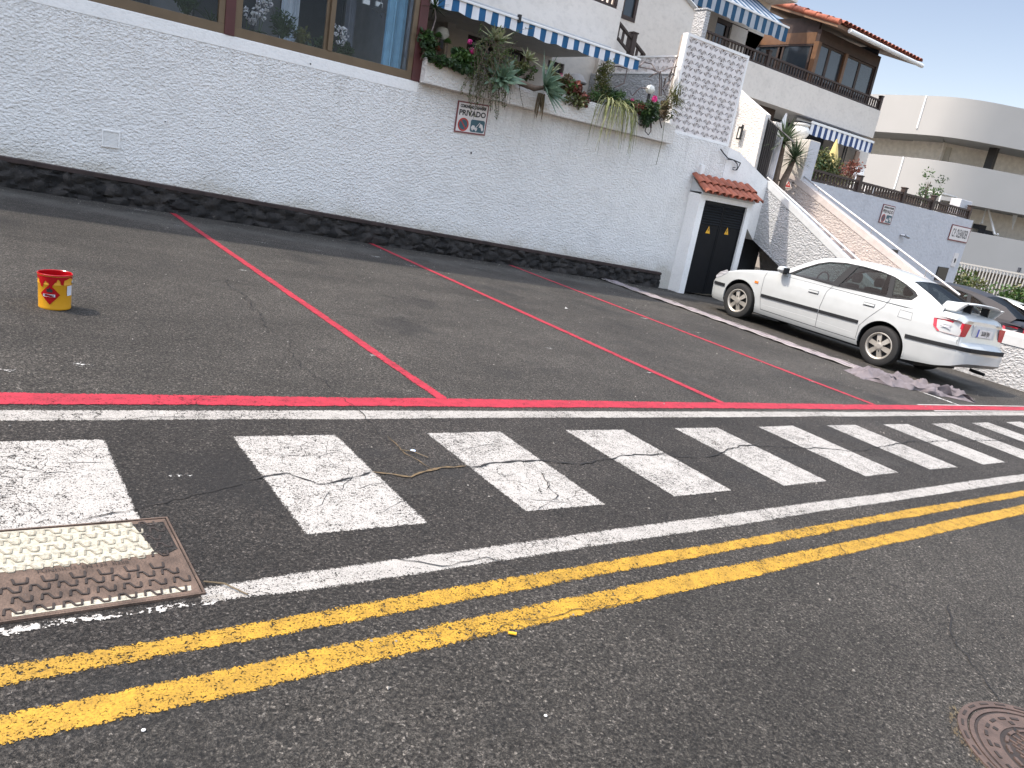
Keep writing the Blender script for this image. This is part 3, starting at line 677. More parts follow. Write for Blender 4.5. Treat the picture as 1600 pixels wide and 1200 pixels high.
def make_sheets():
    # long narrow dust sheet laid over the line beside the car
    b = MB(); rnd = random.Random(3)
    def f(s, t):
        y = 10.28-(10.28-4.95)*s; wob = .03*sin(s*21)+.02*sin(s*47+1)
        x = 9.93+.34*t+wob*(.6 if t < .3 else .3)-.10*s*0
        z = .012+.012*abs(sin(s*60+t*4))*(1 if t in (0, 1) else .4)+.010*noise.noise(Vector((s*30, t*4, 0)))
        if s < .06: x += noise.noise(Vector((s*200, t*5, 1)))*.10; z += .03*abs(noise.noise(Vector((s*150, t*6, 3))))
        return gp(x, y, max(z, .006))
    b.grid(f, 220, 8)
    tag(b.build('dust_sheet', M['sheet'], smooth=True, fix=False), 'long narrow pinkish grey sheet laid flat beside the white car', 'dust sheet')
    for x in (9.93, 10.10, 10.27):
        k = MB(); n = 100
        k.tube([gp(x+.03*sin(i/n*21)*.5, 10.2-5.2*i/n, .022+.006*sin(i*.7)) for i in range(n+1)], .006 if x < 10 else .0025, 5)
        tag(k.build('sheet_edge_roll', M['tape'], smooth=True), {9.93: 'thick pale rolled edge on the left side of the long narrow sheet', 10.10: 'thin pale cord along the middle of the long narrow sheet', 10.27: 'thin pale cord along the right side of the long narrow sheet by the car'}[x], 'tape', 'tape rolls along the sheet')
    # crumpled sheet
    P0 = G(1345, 592); P1 = G(1525, 630)
    b = MB(); d = (P1-P0)
    def f(s, t):
        c = P0.lerp(P1, s); nx = Vector((-d.y, d.x, 0)).normalized()
        wd = .62*(.75+.5*sin(pi*min(1, s*1.1)))*(1-.55*s)
        o = Vector((s*9, t*5, 0)); n1 = noise.noise(o*.8); n2 = noise.noise(o*2.1+Vector((5, 0, 0)))
        p = c+nx*((t-.1)*wd+.10*n1)
        env = (4*t*(1-t))**.5*(min(1, s*10))*min(1, (1-s)*8)
        fold = abs(sin(t*9+s*6+2.2*n1))
        fold = max(0, 1-abs(((t*2.6+s*3.1+1.1*n1) % 1)-.5)*2.6); z = env*(.035+.125*(fold**.8)*(.5+.8*abs(n1))+.03*n2)+.004
        return gp(p.x+.05*n2, p.y+.03*n1, max(.004, z))
    b.grid(f, 110, 36)
    tag(b.build('crumpled_sheet', M['cloth'], smooth=True, fix=False), 'crumpled grey cloth heaped on the asphalt behind the white car', 'cloth')
    g = G(1597, 608)
    b = MB(); b.tube([(g.x-.16, g.y+.10, g.z+.05), (g.x, g.y, g.z+.055), (g.x+.45, g.y-.12, g.z+.055), (g.x+.9, g.y-.3, g.z+.055)], .055, 10)
    tag(b.build('foam_roll', M['limeplast'], smooth=True), 'yellow green rolled piece lying at the foot of the low wall', 'roll')
make_sheets()
# ================================================================== LONG WHITE WALL
def zc(x): return -.735-.0557*x          # top of the brown cap over the stone footing
wall = thing('boundary_wall', (6, W, gz(6, W)), 'long rough white plastered wall on a dark stone footing, behind the red bays', 'wall')
b = MB()
P = [(-9, zc(-9)-.03), (11.63, zc(11.63)-.03), (11.63, -2.4), (12.815, -2.4), (12.815, 1.24), (10.9, 1.24), (10.9, 1.016), (5.67, 1.016), (5.67, .87), (-9, .87)]
b.poly(P, lambda u, v, d: (u, W+d, v), th=.28); b.build('plaster', M['wall'], wall, fix=False)
b = MB(); b.box((-9, W-.004, .87), (5.67, W+.28, 1.022)); b.build('sill_band', M['wall_smooth'], wall, bevel=.006)
b = MB(); nu, nv = 560, 14
def stonef(s, t):
    x = -9+20.63*s; zb = gz(x, W)-.05; z = zb+(zc(x)-.045-zb)*t
    p = Vector((x*5.2, z*7.5, .3)); p += Vector((noise.noise(p*1.3), noise.noise(p*1.3+Vector((9, 0, 0))), 0))*.35
    d, pts = noise.voronoi(p); e = min(1, (d[1]-d[0])*2.2)
    return (x, W-.005-.055*e**.6-.012*noise.noise(Vector((x*25, z*25, 0)))-.02*(1-t), z)
b.grid(stonef, nu, nv); b.build('stone_footing', M['rock'], wall, smooth=True, fix=False)
b = MB()
def capf(s, t):
    x = -9+20.63*s; z = zc(x); w = .004*noise.noise(Vector((x*6, 0, 0)))
    return [(x, W-.0, z+.004), (x, W-.045+w, z-.006+w), (x, W-.045+w, z-.05+w*2), (x, W+.0, z-.055)][min(3, int(round(t*3)))]
b.grid(capf, 300, 3); b.build('footing_cap', M['capm'], wall, fix=False)
# drips and small marks on the wall
b = MB()
for px, py, r in ((736, 239, .016), (706, 245, .009), (485, 100, .012), (258, 190, .007)):
    p = Yp(px, py, W); b.lathe([(r, 0), (r*.6, -.02)], (p.x, W-.004, p.z), 8, mat=Matrix.Rotation(radians(90), 3, 'X'))
b.build('wall_plug', M['ink'], wall, fix=False)
def make_vent():
    a = Yp(159, 205, W); c = Yp(185, 232, W); t = thing('air_vent', (a.x, W, c.z), 'small square white louvred air vent low on the white wall', 'vent')
    x0, x1, z0, z1 = a.x, a.x+.19, c.z, c.z+.19
    b = MB(); y = W-.012
    for q in (((x0, z0), (x1, z0+.014)), ((x0, z1-.014), (x1, z1)), ((x0, z0+.014), (x0+.014, z1-.014)), ((x1-.014, z0+.014), (x1, z1-.014))): b.box((q[0][0], y-.006, q[0][1]), (q[1][0], W, q[1][1]))
    b.build('frame', M['wall_smooth'], t)
    b = MB()
    for i in range(11):
        z = z0+.018+i*.0145; b.add([(x0+.014, y+.008, z+.011), (x1-.014, y+.008, z+.011), (x1-.014, y-.002, z), (x0+.014, y-.002, z)], [(0, 1, 2, 3)])
    b.box((x0+.014, W-.003, z0+.014), (x1-.014, W, z1-.014)); b.build('louvre', M['wall_smooth'], t, fix=False)
make_vent()
# ------------------------------------------------------------------ signs
def picto_sign(name, TL, TR, BL, D, label, title, small=True, wd=None, ht=None, group=None):
    a = Yp(*TL, D); r = Yp(*TR, D); l = Yp(*BL, D)
    x0, z1 = a.x, (a.z+r.z)/2; w = wd or (r.x-a.x); h = ht or (a.z-l.z)
    t = thing(name, (x0+w/2, D, z1-h), label, 'sign', group)
    sk = (r.z-a.z)/(r.x-a.x)*.6
    def F(off): return lambda u, v, d: (x0+u, D-off-d, z1-h+v+sk*(u-w/2))
    b = MB(); b.poly([(0, 0), (w, 0), (w, h), (0, h)], F(.004), th=.012); b.build('border', M['signred'], t)
    e = .02*w/.56; b = MB(); b.poly([(e, e), (w-e, e), (w-e, h-e), (e, h-e)], F(.0175)); b.build('panel', M['signw'], t, fix=False)
    return t, F, w, h
def private_sign(TL, TR, BL, label, D=W, **k):
    t, F, w, h = picto_sign('private_sign', TL, TR, BL, D, label, '', **k)
    f = F(.019)
    text_part('COMUNIDAD OLEANDER', h*.135, lambda u, v, d: f(u+w*.5, v+h*.85, d), M['ink'], t, bold=.008*h, sx=w*.74/(h*1.42))
    text_part('PRIVADO', h*.24, lambda u, v, d: f(u+w*.5, v+h*.64, d), M['ink'], t, bold=.008*h, sx=w*.9/(h*1.05))
    b = MB(); c = [(w*.25+h*.215*cos(i*pi/16), h*.27+h*.215*sin(i*pi/16)) for i in range(32)]
    ci = [(w*.25+h*.165*cos(i*pi/16), h*.27+h*.165*sin(i*pi/16)) for i in range(32)]
    b.poly(c, F(.0195), [ci]); 
    b.poly([(w*.25-h*.14, h*.41), (w*.25-h*.11, h*.43), (w*.25+h*.14, h*.13), (w*.25+h*.11, h*.11)], F(.0205)); b.build('no_parking_symbol', M['warnred'] if k.get('group') is None else M['warnred'], t, fix=False)
    b = MB(); b.poly(ci, F(.019)); b.build('no_parking_disc', M['signblue'], t, fix=False)
    b = MB(); x0, x1, y0, y1 = w*.48, w*.94, h*.07, h*.47; r = .02
    b.poly([(x0+r, y0), (x1-r, y0), (x1, y0+r), (x1, y1-r), (x1-r, y1), (x0+r, y1), (x0, y1-r), (x0, y0+r)], F(.0193)); b.build('tow_panel', M['signblue'], t, fix=False)
    b = MB(); ww = x1-x0; hh = y1-y0
    def q(pts): b.poly([(x0+a*ww, y0+c*hh) for a, c in pts], F(.0202))
    q([(.06, .25), (.50, .18), (.52, .34), (.34, .36), (.30, .52), (.14, .54), (.06, .38)])          # truck
    q([(.36, .36), (.41, .35), (.66, .78), (.63, .82)])                                          # crane arm
    q([(.60, .42), (.68, .74), (.84, .66), (.95, .30), (.88, .14), (.80, .22), (.74, .42)])      # hoisted car
    for a, c in ((.17, .2), (.42, .16)): q([(a+.06*cos(i*pi/4), c+.08*sin(i*pi/4)) for i in range(8)])
    b.build('tow_truck_symbol', M['signw'], t, fix=False)
private_sign((715.4, 157.9), (764, 163.5), (709.4, 207), 'square private parking sign with tow truck symbol below the planter on the long white wall')
private_sign((1380.6, 318.3), (1398.6, 323.0), (1371.6, 346.9), 'small faded private parking sign on the grey terrace wall below the brown balustrade')
def name_sign():
    a = Yp(1488, 350, W); r = Yp(1523, 357, W); l = Yp(1481, 374.5, W); w = r.x-a.x-.25; h = a.z-l.z
    a.x -= .0
    t = thing('name_sign', (a.x+w/2, W, l.z), 'long white sign reading C.P. OLEANDER near the end of the grey terrace wall', 'sign')
    F = lambda off: (lambda u, v, d: (a.x+u, W-off-d, l.z+v))
    b = MB(); b.poly([(0, 0), (w, 0), (w, h), (0, h)], F(.004), th=.012); b.build('border', M['signred'], t)
    b = MB(); b.poly([(.03, .03), (w-.03, .03), (w-.03, h-.03), (.03, h-.03)], F(.0175)); b.build('panel', M['signw'], t, fix=False)
    f = F(.019); text_part('C.P. OLEANDER', h*.74, lambda u, v, d: f(u+w*.5, v+h*.48, d), M['ink'], t, bold=.004, sx=w*.9/(h*.74*7.9))
name_sign()
# ------------------------------------------------------------------ glazed bay left
bay = thing('glazed_terrace', (2, W, 1.02), 'glazed terrace room with bronze and maroon window posts above the white wall', 'glazed terrace')
b = MB(); b.box((-9, 10.28, 3.28), (5.70, 15.5, 3.5)); b.build('ceiling_slab', M['wall_smooth'], bay); b = MB(); b.box((-9, 10.36, 3.501), (5.60, 15.4, 5.35)); b.build('upper_wall', M['house'], bay)
b = MB(); b.box((-9, W+.28, .80), (5.67, 15, .95)); b.build('floor', M['concrete'], bay)
b = MB(); b.box((-9, 13.0, .95), (5.55, 13.1, 3.28)); b.box((5.55, W+.16, .95), (5.68, 14.9, 3.28)); b.box((-9, 10.7, .95), (-8.9, 13, 3.28)); b.build('inner_wall', M['roomwall'], bay)
for x0, x1 in ((2.93, 3.05), (5.545, 5.685), (-.25, -.13), (-3.4, -3.28)): b = MB(); b.box((x0, W-.012, 1.022), (x1, W+.14, 3.28)); b.build('post', M['maroon'], bay, bevel=.004)
def sash(x0, x1, mull=()):
    b = MB(); y0, y1 = W+.004, W+.07
    b.box((x0, y0, 1.022), (x1, y1, 1.135)); b.box((x0, y0, 3.18), (x1, y1, 3.28))
    b.box((x0, y0+.002, 1.135), (x0+.085, y1, 3.18)); b.box((x1-.075, y0+.002, 1.135), (x1, y1, 3.18))
    for m in mull: b.box((m-.03, y0-.012, 1.135), (m+.035, y1-.002, 3.18)); b.box((m-.075, y0+.03, 1.135), (m-.03, y1-.004, 3.18))
    f = b.build('window_frame', M['bronze'], bay, bevel=.003)
    g = MB(); g.box((x0+.02, W+.045, 1.13), (x1-.02, W+.05, 3.19)); g.build('pane', M['winglass'], f)
sash(3.05, 5.545, (4.29,)); sash(-.13, 2.93, (1.45,)); sash(-3.28, -.25, (-1.7,))
def wavy(name, x0, x1, y, z0, z1, mat, label, cat, amp=.03, fr=40):
    b = MB(); b.grid(lambda s, t: (x0+(x1-x0)*s, y+amp*sin(s*(x1-x0)*fr)+.01*sin(s*77), z0+(z1-z0)*t), max(20, int((x1-x0)*60)), 2)
    tag(b.build(name, mat, smooth=True, fix=False), label, cat)
wavy('curtain', 5.20, 5.52, 10.66, .98, 3.2, M['blue_curtain'], 'pale blue curtain at the right end of the glazed terrace', 'curtain')
wavy('curtain', 3.9, 4.15, 11.2, .98, 3.2, M['curtain'], 'pale sheer curtain hanging left of the window mullion', 'curtain')
wavy('curtain', 5.0, 5.16, 11.6, .98, 3.2, simple('grey_curtain', (.22, .23, .27), .9), 'narrow grey curtain behind the blue curtain', 'curtain')
b = MB(); b.box((3.2, 12.9, .95), (4.1, 12.98, 3.0)); b.box((4.5, 12.9, .95), (5.5, 12.98, 2.9)); b.box((1.2, 12.9, .95), (2.6, 12.98, 2.6)); b.build('inner_door', M['roomdark'], bay)
b = MB(); b.box((.2, W+.16, 1.02), (5.5, W+.50, 1.05)); b.build('plant_shelf', M['bronze'], bay)

# ------------------------------------------------------------------ plants
def leafcloud(b, c, r, n, size, rnd, m=None, squash=1, nar=.5, hang=0):
    for _ in range(n):
        while True:
            p = Vector((rnd.uniform(-1, 1), rnd.uniform(-1, 1), rnd.uniform(-1, 1)))
            if .15 < p.length < 1: break
        p = Vector((p.x*r[0], p.y*r[1], p.z*r[2])); q = Vector(c)+p
        d = Vector((rnd.uniform(-1, 1), rnd.uniform(-1, 1), rnd.uniform(-.6, .9)-hang)).normalized(); s = size*rnd.uniform(.6, 1.3)
        a = d.cross(Vector((rnd.uniform(-1, 1), rnd.uniform(-1, 1), rnd.uniform(-1, 1)))); a = a.normalized()*s*nar if a.length > 1e-3 else Vector((s*nar, 0, 0))
        u = d.cross(a).normalized()*s*.12
        b.add([q, q+d*s*.5-a*.5+u, q+d*s, q+d*s*.5+a*.5+u], [(0, 1, 2, 3)], m)
def flower(b, c, r, rnd, n=40, m=None):
    for _ in range(n):
        d = Vector((rnd.gauss(0, 1), rnd.gauss(0, 1), rnd.gauss(0, 1))).normalized(); q = Vector(c)+d*r*rnd.uniform(.5, 1)
        a = d.orthogonal().normalized()*r*.35; k = d.cross(a).normalized()*r*.35
        b.add([q-a, q-k*.8, q+a, q+k*.8], [(0, 1, 2, 3)], m)
def pot(name_parent, c, r, h, mat):
    b = MB(); b.lathe([(r*.75, 0), (r*.97, h*.8), (r*1.08, h*.82), (r*1.08, h), (r*.95, h), (r*.9, h*.86), (.001, h*.85)], c, 20, cap=False)
    return b.build('pot', mat, name_parent, smooth=True)
def potted(px, py, y, label, cat, name, r, h, potmat, leaf, kind, zb=1.05, hgt=.4, seed=0):
    p = Yp(px, py, y); x = p.x; rnd = random.Random(seed); t = thing(name, (x, y, zb), label, cat)
    pot(t, (x, y, zb), r, h, potmat); b = MB(); top = zb+h
    if kind == 'orchid':
        s = MB(); fl = MB()
        for k in range(2):
            pts = [(x+(k-.5)*.12*q+.03*sin(3*q), y-.02*k, top+hgt*(q-.28*q*q*(q > .2))) for q in [i/8 for i in range(9)]]
            s.tube(pts, .004, 5)
            for i in range(3, 9): flower(fl, (pts[i][0]+rnd.uniform(-.05, .05), pts[i][1]-.03, pts[i][2]+rnd.uniform(-.02, .02)), .042, rnd, 16)
        s.build('stem', M['green'], t); fl.build('flower', leaf, t, fix=False)
        for k in range(6): b.blade((x, y, top), (cos(k*1.05), sin(k*1.05), .6), .16, .045, .25)
        b.build('foliage', M['dkgreen'], t, fix=False)
    elif kind == 'bush':
        for k in range(46):
            a = rnd.uniform(0, 2*pi); b.blade((x, y, top), (cos(a)*.6, sin(a)*.5, rnd.uniform(.7, 1.6)), hgt*rnd.uniform(.6, 1.1), .03, .06)
        leafcloud(b, (x, y, top+hgt*.55), (r*1.7, r*1.4, hgt*.45), 260, .06, rnd); b.build('foliage', leaf, t, fix=False)
    else:
        for k in range(26):
            a = rnd.uniform(0, 2*pi); b.blade((x, y, top), (cos(a), sin(a), rnd.uniform(.2, 1.3)), hgt*rnd.uniform(.5, 1), .02, .12)
        b.build('foliage', leaf, t, fix=False)
potted(404, 50, 10.72, 'tall orchid with white and lilac flowers behind the left window pane', 'orchid', 'orchid', .06, .11, M['potwhite'], M['petalw'], 'orchid', hgt=.62, seed=1)
potted(384, 44, 10.95, 'short white orchid beside the tall lilac orchid', 'orchid', 'orchid', .05, .1, M['inner'], M['petalw'], 'orchid', hgt=.42, seed=2)
potted(440, 60, 10.70, 'dark bushy plant in a white bowl behind the left window pane', 'potted plant', 'potted_plant', .09, .10, M['potwhite'], M['dkgreen'], 'bush', hgt=.38, seed=3)
potted(470, 62, 10.74, 'yellow green leafy plant right of the dark bushy plant', 'potted plant', 'potted_plant', .06, .08, M['terracotta'], M['olive'], 'bush', hgt=.25, seed=4)
potted(487, 68, 10.70, 'low grey green plant in a wide white bowl left of the mullion', 'potted plant', 'potted_plant', .09, .06, M['potwhite'], M['agave'], 'spiky', hgt=.24, seed=5)
potted(506, 70, 10.72, 'dark leafy plant in a small pot just left of the mullion', 'potted plant', 'potted_plant', .07, .08, M['potwhite'], M['dkgreen'], 'bush', hgt=.20, seed=6)
potted(527, 78, 10.70, 'white orchid in a white pot just right of the mullion', 'orchid', 'orchid', .07, .10, M['potwhite'], M['petalw'], 'orchid', hgt=.50, seed=7)
potted(540, 82, 10.80, 'dark leafy plant beside the white potted orchid', 'potted plant', 'potted_plant', .06, .06, M['terracotta'], M['dkgreen'], 'bush', hgt=.22, seed=8)
potted(580, 95, 10.68, 'small grey green succulent in a terracotta pot near the blue curtain', 'potted plant', 'potted_plant', .06, .07, M['terracotta'], M['agave'], 'spiky', hgt=.15, seed=9)
potted(595, 98, 10.70, 'second low succulent in terracotta closer to the blue curtain', 'potted plant', 'potted_plant', .05, .06, M['terracotta'], M['agave'], 'spiky', hgt=.13, seed=10)
potted(330, 30, 10.72, 'long leaved plant behind the pane left of the maroon post', 'potted plant', 'potted_plant', .07, .1, M['potwhite'], M['dkgreen'], 'spiky', hgt=.45, seed=11)
potted(290, 20, 10.8, 'dark bushy plant behind the leftmost visible pane', 'potted plant', 'potted_plant', .08, .1, M['inner'], M['dkgreen'], 'bush', hgt=.4, seed=12)
def bird():
    p = Yp(591, 14, 10.65); t = MB()
    prof = [(-.13, -.02), (-.05, .0), (.0, .03), (.03, .08), (.055, .075), (.05, .0), (.10, -.01), (.13, -.0), (.10, -.035), (.06, -.05), (.075, -.10), (.03, -.06), (-.04, -.045)]
    t.poly(prof, lambda u, v, d: (p.x+u, 10.65+d, p.z+v), th=.008); t.tube([(p.x+.03, 10.654, p.z+.05), (p.x+.03, 10.654, 3.25)], .0015, 4)
    tag(t.build('bird_ornament', M['ink'], fix=False), 'dark bird shaped ornament hanging behind the right window pane', 'ornament')
    for k, px in enumerate((572, 592, 615)):
        q = Yp(px, 3+k*4, 10.8); bx = MB(); bx.box((q.x-.05, 10.78, q.z-.03), (q.x+.05, 10.82, q.z+.03)); bx.tube([(q.x-.04, 10.8, q.z+.03), (q.x, 10.8, q.z+.14), (q.x+.04, 10.8, q.z+.03)], .003, 4)
        tag(bx.build('hanging_ornament', M['white'], fix=False), ['small white ornament hanging left of the dark bird', 'small white ornament hanging directly over the dark bird', 'small white ornament hanging between the dark bird and blue curtain'][k], 'ornament', 'white ornaments hanging in the window')
bird()
# ------------------------------------------------------------------ planter
pl = thing('planter_box', (8.3, W, 1.02), 'long rough cream plastered planter along the top of the white wall', 'planter')
PX0, PX1, PF, PB, PZ0, PZ1 = 5.68, 11.02, 10.20, 10.62, 1.016, 1.362
b = MB(); b.box((PX0, PF, PZ0), (PX1, PF+.07, PZ1)); b.box((PX0, PF+.07, PZ0), (PX0+.07, PB, PZ1)); b.box((PX1-.07, PF+.07, PZ0), (PX1, PB, PZ1)); b.box((PX0+.07, PB-.06, PZ0), (PX1-.07, PB, PZ1)); b.box((PX0+.07, PF+.07, PZ0), (PX1-.07, PB-.06, PZ0+.05))
b.build('trough', M['cream'], pl, bevel=.012)
b = MB(); b.box((PX0+.07, PF+.07, PZ0+.05), (PX1-.07, PB-.06, PZ1-.04)); b.build('soil', M['soil'], pl)
def P3(px, py, y): p = Yp(px, py, y); return Vector((p.x, y, p.z))
def rosette(name, px, py, y, axis, L, wd, n, label, mat, seed, trunk=None, droop=.10):
    c = P3(px, py, y); rnd = random.Random(seed); t = thing(name, c, label, 'agave'); ax = Vector(axis).normalized()
    b = MB(); e1 = ax.orthogonal().normalized(); e2 = ax.cross(e1)
    for i in range(n):
        a = i*2.39996; q = i/n; el = .15+1.15*(1-q)     # inner leaves upright
        d = ax*cos(el*1.1)+(e1*cos(a)+e2*sin(a))*sin(el*1.1)
        s = ax.cross(d); b.blade(c-ax*.03*q, d, L*rnd.uniform(.75, 1.05)*(.6+.4*(1-q)), wd*rnd.uniform(.8, 1.1), droop*rnd.uniform(.3, 1.2), n=7, fold=.22, side=s.normalized() if s.length > .01 else None)
    b.build('foliage', mat, t, smooth=True, fix=False)
    if trunk:
        pts = [P3(*p) for p in trunk[0]]; k = MB(); k.tube(pts, trunk[1], 10)
        k.build('trunk', M['bark'], t, smooth=True)
rosette('agave', 785, 122, 10.02, (-.25, -.6, .45), .44, .115, 26, 'grey green agave rosette hanging left of the longer bare agave trunk', M['agave'], 1, ([(785, 122, 10.04), (800, 128, 10.10), (815, 122, 10.2), (835, 105, 10.35)], [.03, .035, .035, .035]))
rosette('agave', 852, 137, 9.98, (.55, -.5, .35), .62, .125, 30, 'largest grey green agave at the end of a thick bare trunk over the planter', M['agave'], 2, ([(848, 137, 9.99), (835, 138, 10.0), (815, 130, 10.05), (800, 122, 10.15), (795, 110, 10.35)], [.030, .045, .048, .042, .04]))
rosette('agave', 776, 62, 10.35, (.05, -.3, 1), .42, .085, 18, 'upright striped agave standing highest above the planter', M['agave_v'], 3, ([(776, 64, 10.35), (779, 85, 10.36), (783, 105, 10.4)], [.02, .025, .03]), droop=.05)
rosette('agave', 825, 92, 10.38, (.2, -.3, .8), .28, .07, 16, 'pale upright agave between the highest agave and the largest one', M['agave_v'], 4, ([(825, 94, 10.4), (826, 110, 10.4)], [.02, .02]), droop=.07)
rosette('agave', 860, 112, 10.30, (.1, -.2, 1), .36, .05, 12, 'pale folded upright agave leaves just above the largest agave', M['agave_v'], 5, None, droop=.09)
def dead_leaves():
    rnd = random.Random(8); c = P3(846, 146, 9.98); b = MB()
    for i in range(30): b.blade(c+Vector((rnd.uniform(-.05, .05), rnd.uniform(-.03, .03), 0)), (rnd.uniform(-.15, .12), rnd.uniform(-.1, .1), -1), rnd.uniform(.15, .42), .03, .02, fold=.4)
    tag(b.build('dead_leaves', M['brownleaf'], fix=False), 'hanging skirt of dry brown leaves beneath the largest agave', 'dry leaves')
    leafcloud(b, P3(838, 190, 9.98), (.08, .05, .1), 90, .05, rnd, hang=.7)
dead_leaves()
def trailing():
    rnd = random.Random(21); c = P3(762, 100, 10.2); t = thing('trailing_shrub', c, 'wiry small leaved shrub spilling over the planter above the private sign', 'shrub')
    tw = MB(); lf = MB()
    for i in range(150):
        s = P3(rnd.uniform(738, 796), rnd.uniform(62, 118), 10.12+rnd.uniform(-.05, .2)); down = rnd.random() < .62
        pts = [s]; d = Vector((rnd.uniform(-.6, .6), rnd.uniform(-.7, -.05), rnd.uniform(-.2, .9) if not down else rnd.uniform(-.9, .1)))
        L = rnd.uniform(.25, .5) if not down else rnd.uniform(.35, .78)
        for k in range(9):
            d = (d.normalized()+Vector((rnd.uniform(-.35, .35), rnd.uniform(-.1, .1), -.28 if down else rnd.uniform(-.25, .1)))).normalized()
            q = pts[-1]+d*L/9; q.y = min(max(q.y, 9.92), 10.15 if q.z < 1.37 else 10.6); pts.append(q)
        tw.tube(pts, .0032, 4)
        for k in range(30 if rnd.random() < .6 else 12):
            j = rnd.randint(1, 8); leafcloud(lf, pts[j].lerp(pts[j+1], rnd.random()), (.015, .015, .015), 1, .032, rnd, rnd.choice((0, 0, 1)))
    tw.build('twig', M['bark'], t, fix=False); lf.build('foliage', [M['green'], M['olive']], t, fix=False)
trailing()
def shrub(name, px, py, y, r, n, size, mats, label, cat, seed, flowers=(), fr=.05, stems=6, hang=0, nar=.5):
    c = P3(px, py, y); rnd = random.Random(seed); t = thing(name, c, label, cat); b = MB()
    subs = [(c+Vector((rnd.uniform(-.7, .7)*r[0], rnd.uniform(-.5, .5)*r[1], rnd.uniform(-.6, .6)*r[2]))) for _ in range(7)]
    for sc_ in subs:
        leafcloud(b, sc_, (r[0]*.5, r[1]*.6, r[2]*.5), int(n*1.5)//7, size, rnd, rnd.randrange(len(mats)), nar=nar, hang=hang)
    b.build('foliage', mats, t, fix=False)
    s = MB()
    for k in range(stems):
        q = rnd.choice(subs); s.tube([(c.x+rnd.uniform(-.1, .1), c.y, c.z-r[2]), q.lerp(c, .3), q], .005, 5)
    s.build('stem', M['bark'], t, fix=False)
    for k, (fx, fy, fy2, rr) in enumerate(flowers):
        f = MB(); flower(f, P3(fx, fy, fy2), rr, rnd, 46); f.build('flower', M['pink'], t, fix=False)
shrub('succulent', 702, 95, 10.14, (.38, .12, .10), 520, .06, [M['green'], M['dkgreen']], 'low dark green succulent mat spilling over the left end of the planter', 'succulent', 31, nar=.9, hang=.3)
shrub('geranium', 728, 96, 10.22, (.26, .14, .16), 560, .06, [M['green'], M['dkgreen']], 'leafy geranium with two bright pink blooms left of the trailing shrub', 'geranium', 32, flowers=((738, 79, 10.15, .055), (734, 65, 10.15, .04)), nar=.9)
shrub('leafy_plant', 665, 72, 10.3, (.14, .12, .20), 260, .07, [M['dkgreen'], M['green']], 'dark leafy plant against the maroon corner post', 'plant', 33, nar=.8)
shrub('geranium', 897, 146, 10.2, (.30, .14, .20), 560, .06, [M['green'], M['olive'], M['green'], M['redleaf']], 'geranium with reddish leaves right of the largest agave', 'geranium', 34, flowers=((876, 119, 10.25, .045),), nar=.9)
shrub('flowering_shrub', 938, 130, 10.32, (.20, .14, .42), 900, .045, [M['green'], M['olive']], 'tall narrow green shrub in the middle of the planter below the awning end', 'shrub', 35, nar=.5)
shrub('flowering_shrub', 950, 150, 10.28, (.34, .14, .16), 700, .05, [M['dkgreen'], M['green']], 'low dark green shrub at the foot of the tall narrow shrub', 'shrub', 36)
shrub('succulent', 985, 166, 10.22, (.24, .10, .10), 300, .05, [M['redleaf'], M['green']], 'small red tipped succulent behind the spider plant', 'succulent', 37, flowers=((988, 156, 10.2, .035),), nar=.8)
shrub('geranium', 1018, 175, 10.10, (.20, .13, .26), 900, .06, [M['dkgreen'], M['green']], 'dark leafy geranium with one large pink bloom near the breeze block screen', 'geranium', 38, flowers=((1023, 154, 10.02, .065),), hang=.4)
shrub('aeonium', 686, 62, 10.3, (.03, .03, .02), 10, .03, [M['green']], 'cluster of stalked green aeonium heads at the left of the planter', 'aeonium', 39, stems=1)
shrub('leafy_plant', 812, 108, 10.3, (.30, .14, .16), 500, .055, [M['green'], M['olive'], M['dkgreen']], 'tangle of small green leaves between the two grey green agaves', 'plant', 41)
shrub('leafy_plant', 872, 128, 10.32, (.26, .12, .16), 420, .055, [M['olive'], M['green'], M['brownleaf']], 'low yellowish leafy plant behind the largest agave', 'plant', 42, nar=.7)
shrub('leafy_plant', 1000, 168, 10.2, (.22, .12, .12), 380, .05, [M['green'], M['brownleaf'], M['redleaf']], 'small tangled plant between the spider plant and the pink geranium', 'plant', 43)
shrub('leafy_plant', 1040, 172, 10.16, (.24, .12, .18), 500, .05, [M['brownleaf'], M['olive'], M['dkgreen']], 'brownish tangled plant at the foot of the breeze block screen', 'plant', 44, hang=.3)
def aeonium():
    rnd = random.Random(4)
    for k, (px, py, r) in enumerate(((685, 59, .075), (699, 68, .07), (682, 80, .08))):
        c = P3(px, py, 10.28); t = thing('aeonium', c, ['upper round green aeonium head on a bare stalk', 'right hand round green aeonium head next to the geranium', 'reddish purple aeonium rosette low at the left of the planter'][k], 'aeonium', 'aeonium heads at the left end of the planter')
        b = MB()
        for i in range(70):
            a = i*2.4; q = i/70; d = Vector((cos(a)*(q**.5), sin(a)*(q**.5), 1.1-q)); b.blade(c+d*r*.35, d, r*.75, .035, .02, n=3)
        b.build('foliage', M['redleaf'] if k == 2 else M['green'], t, fix=False)
        s = MB(); s.tube([c, (c.x+.02, 10.3, 1.35)], .010, 6); s.build('stem', M['bark'], t)
aeonium()
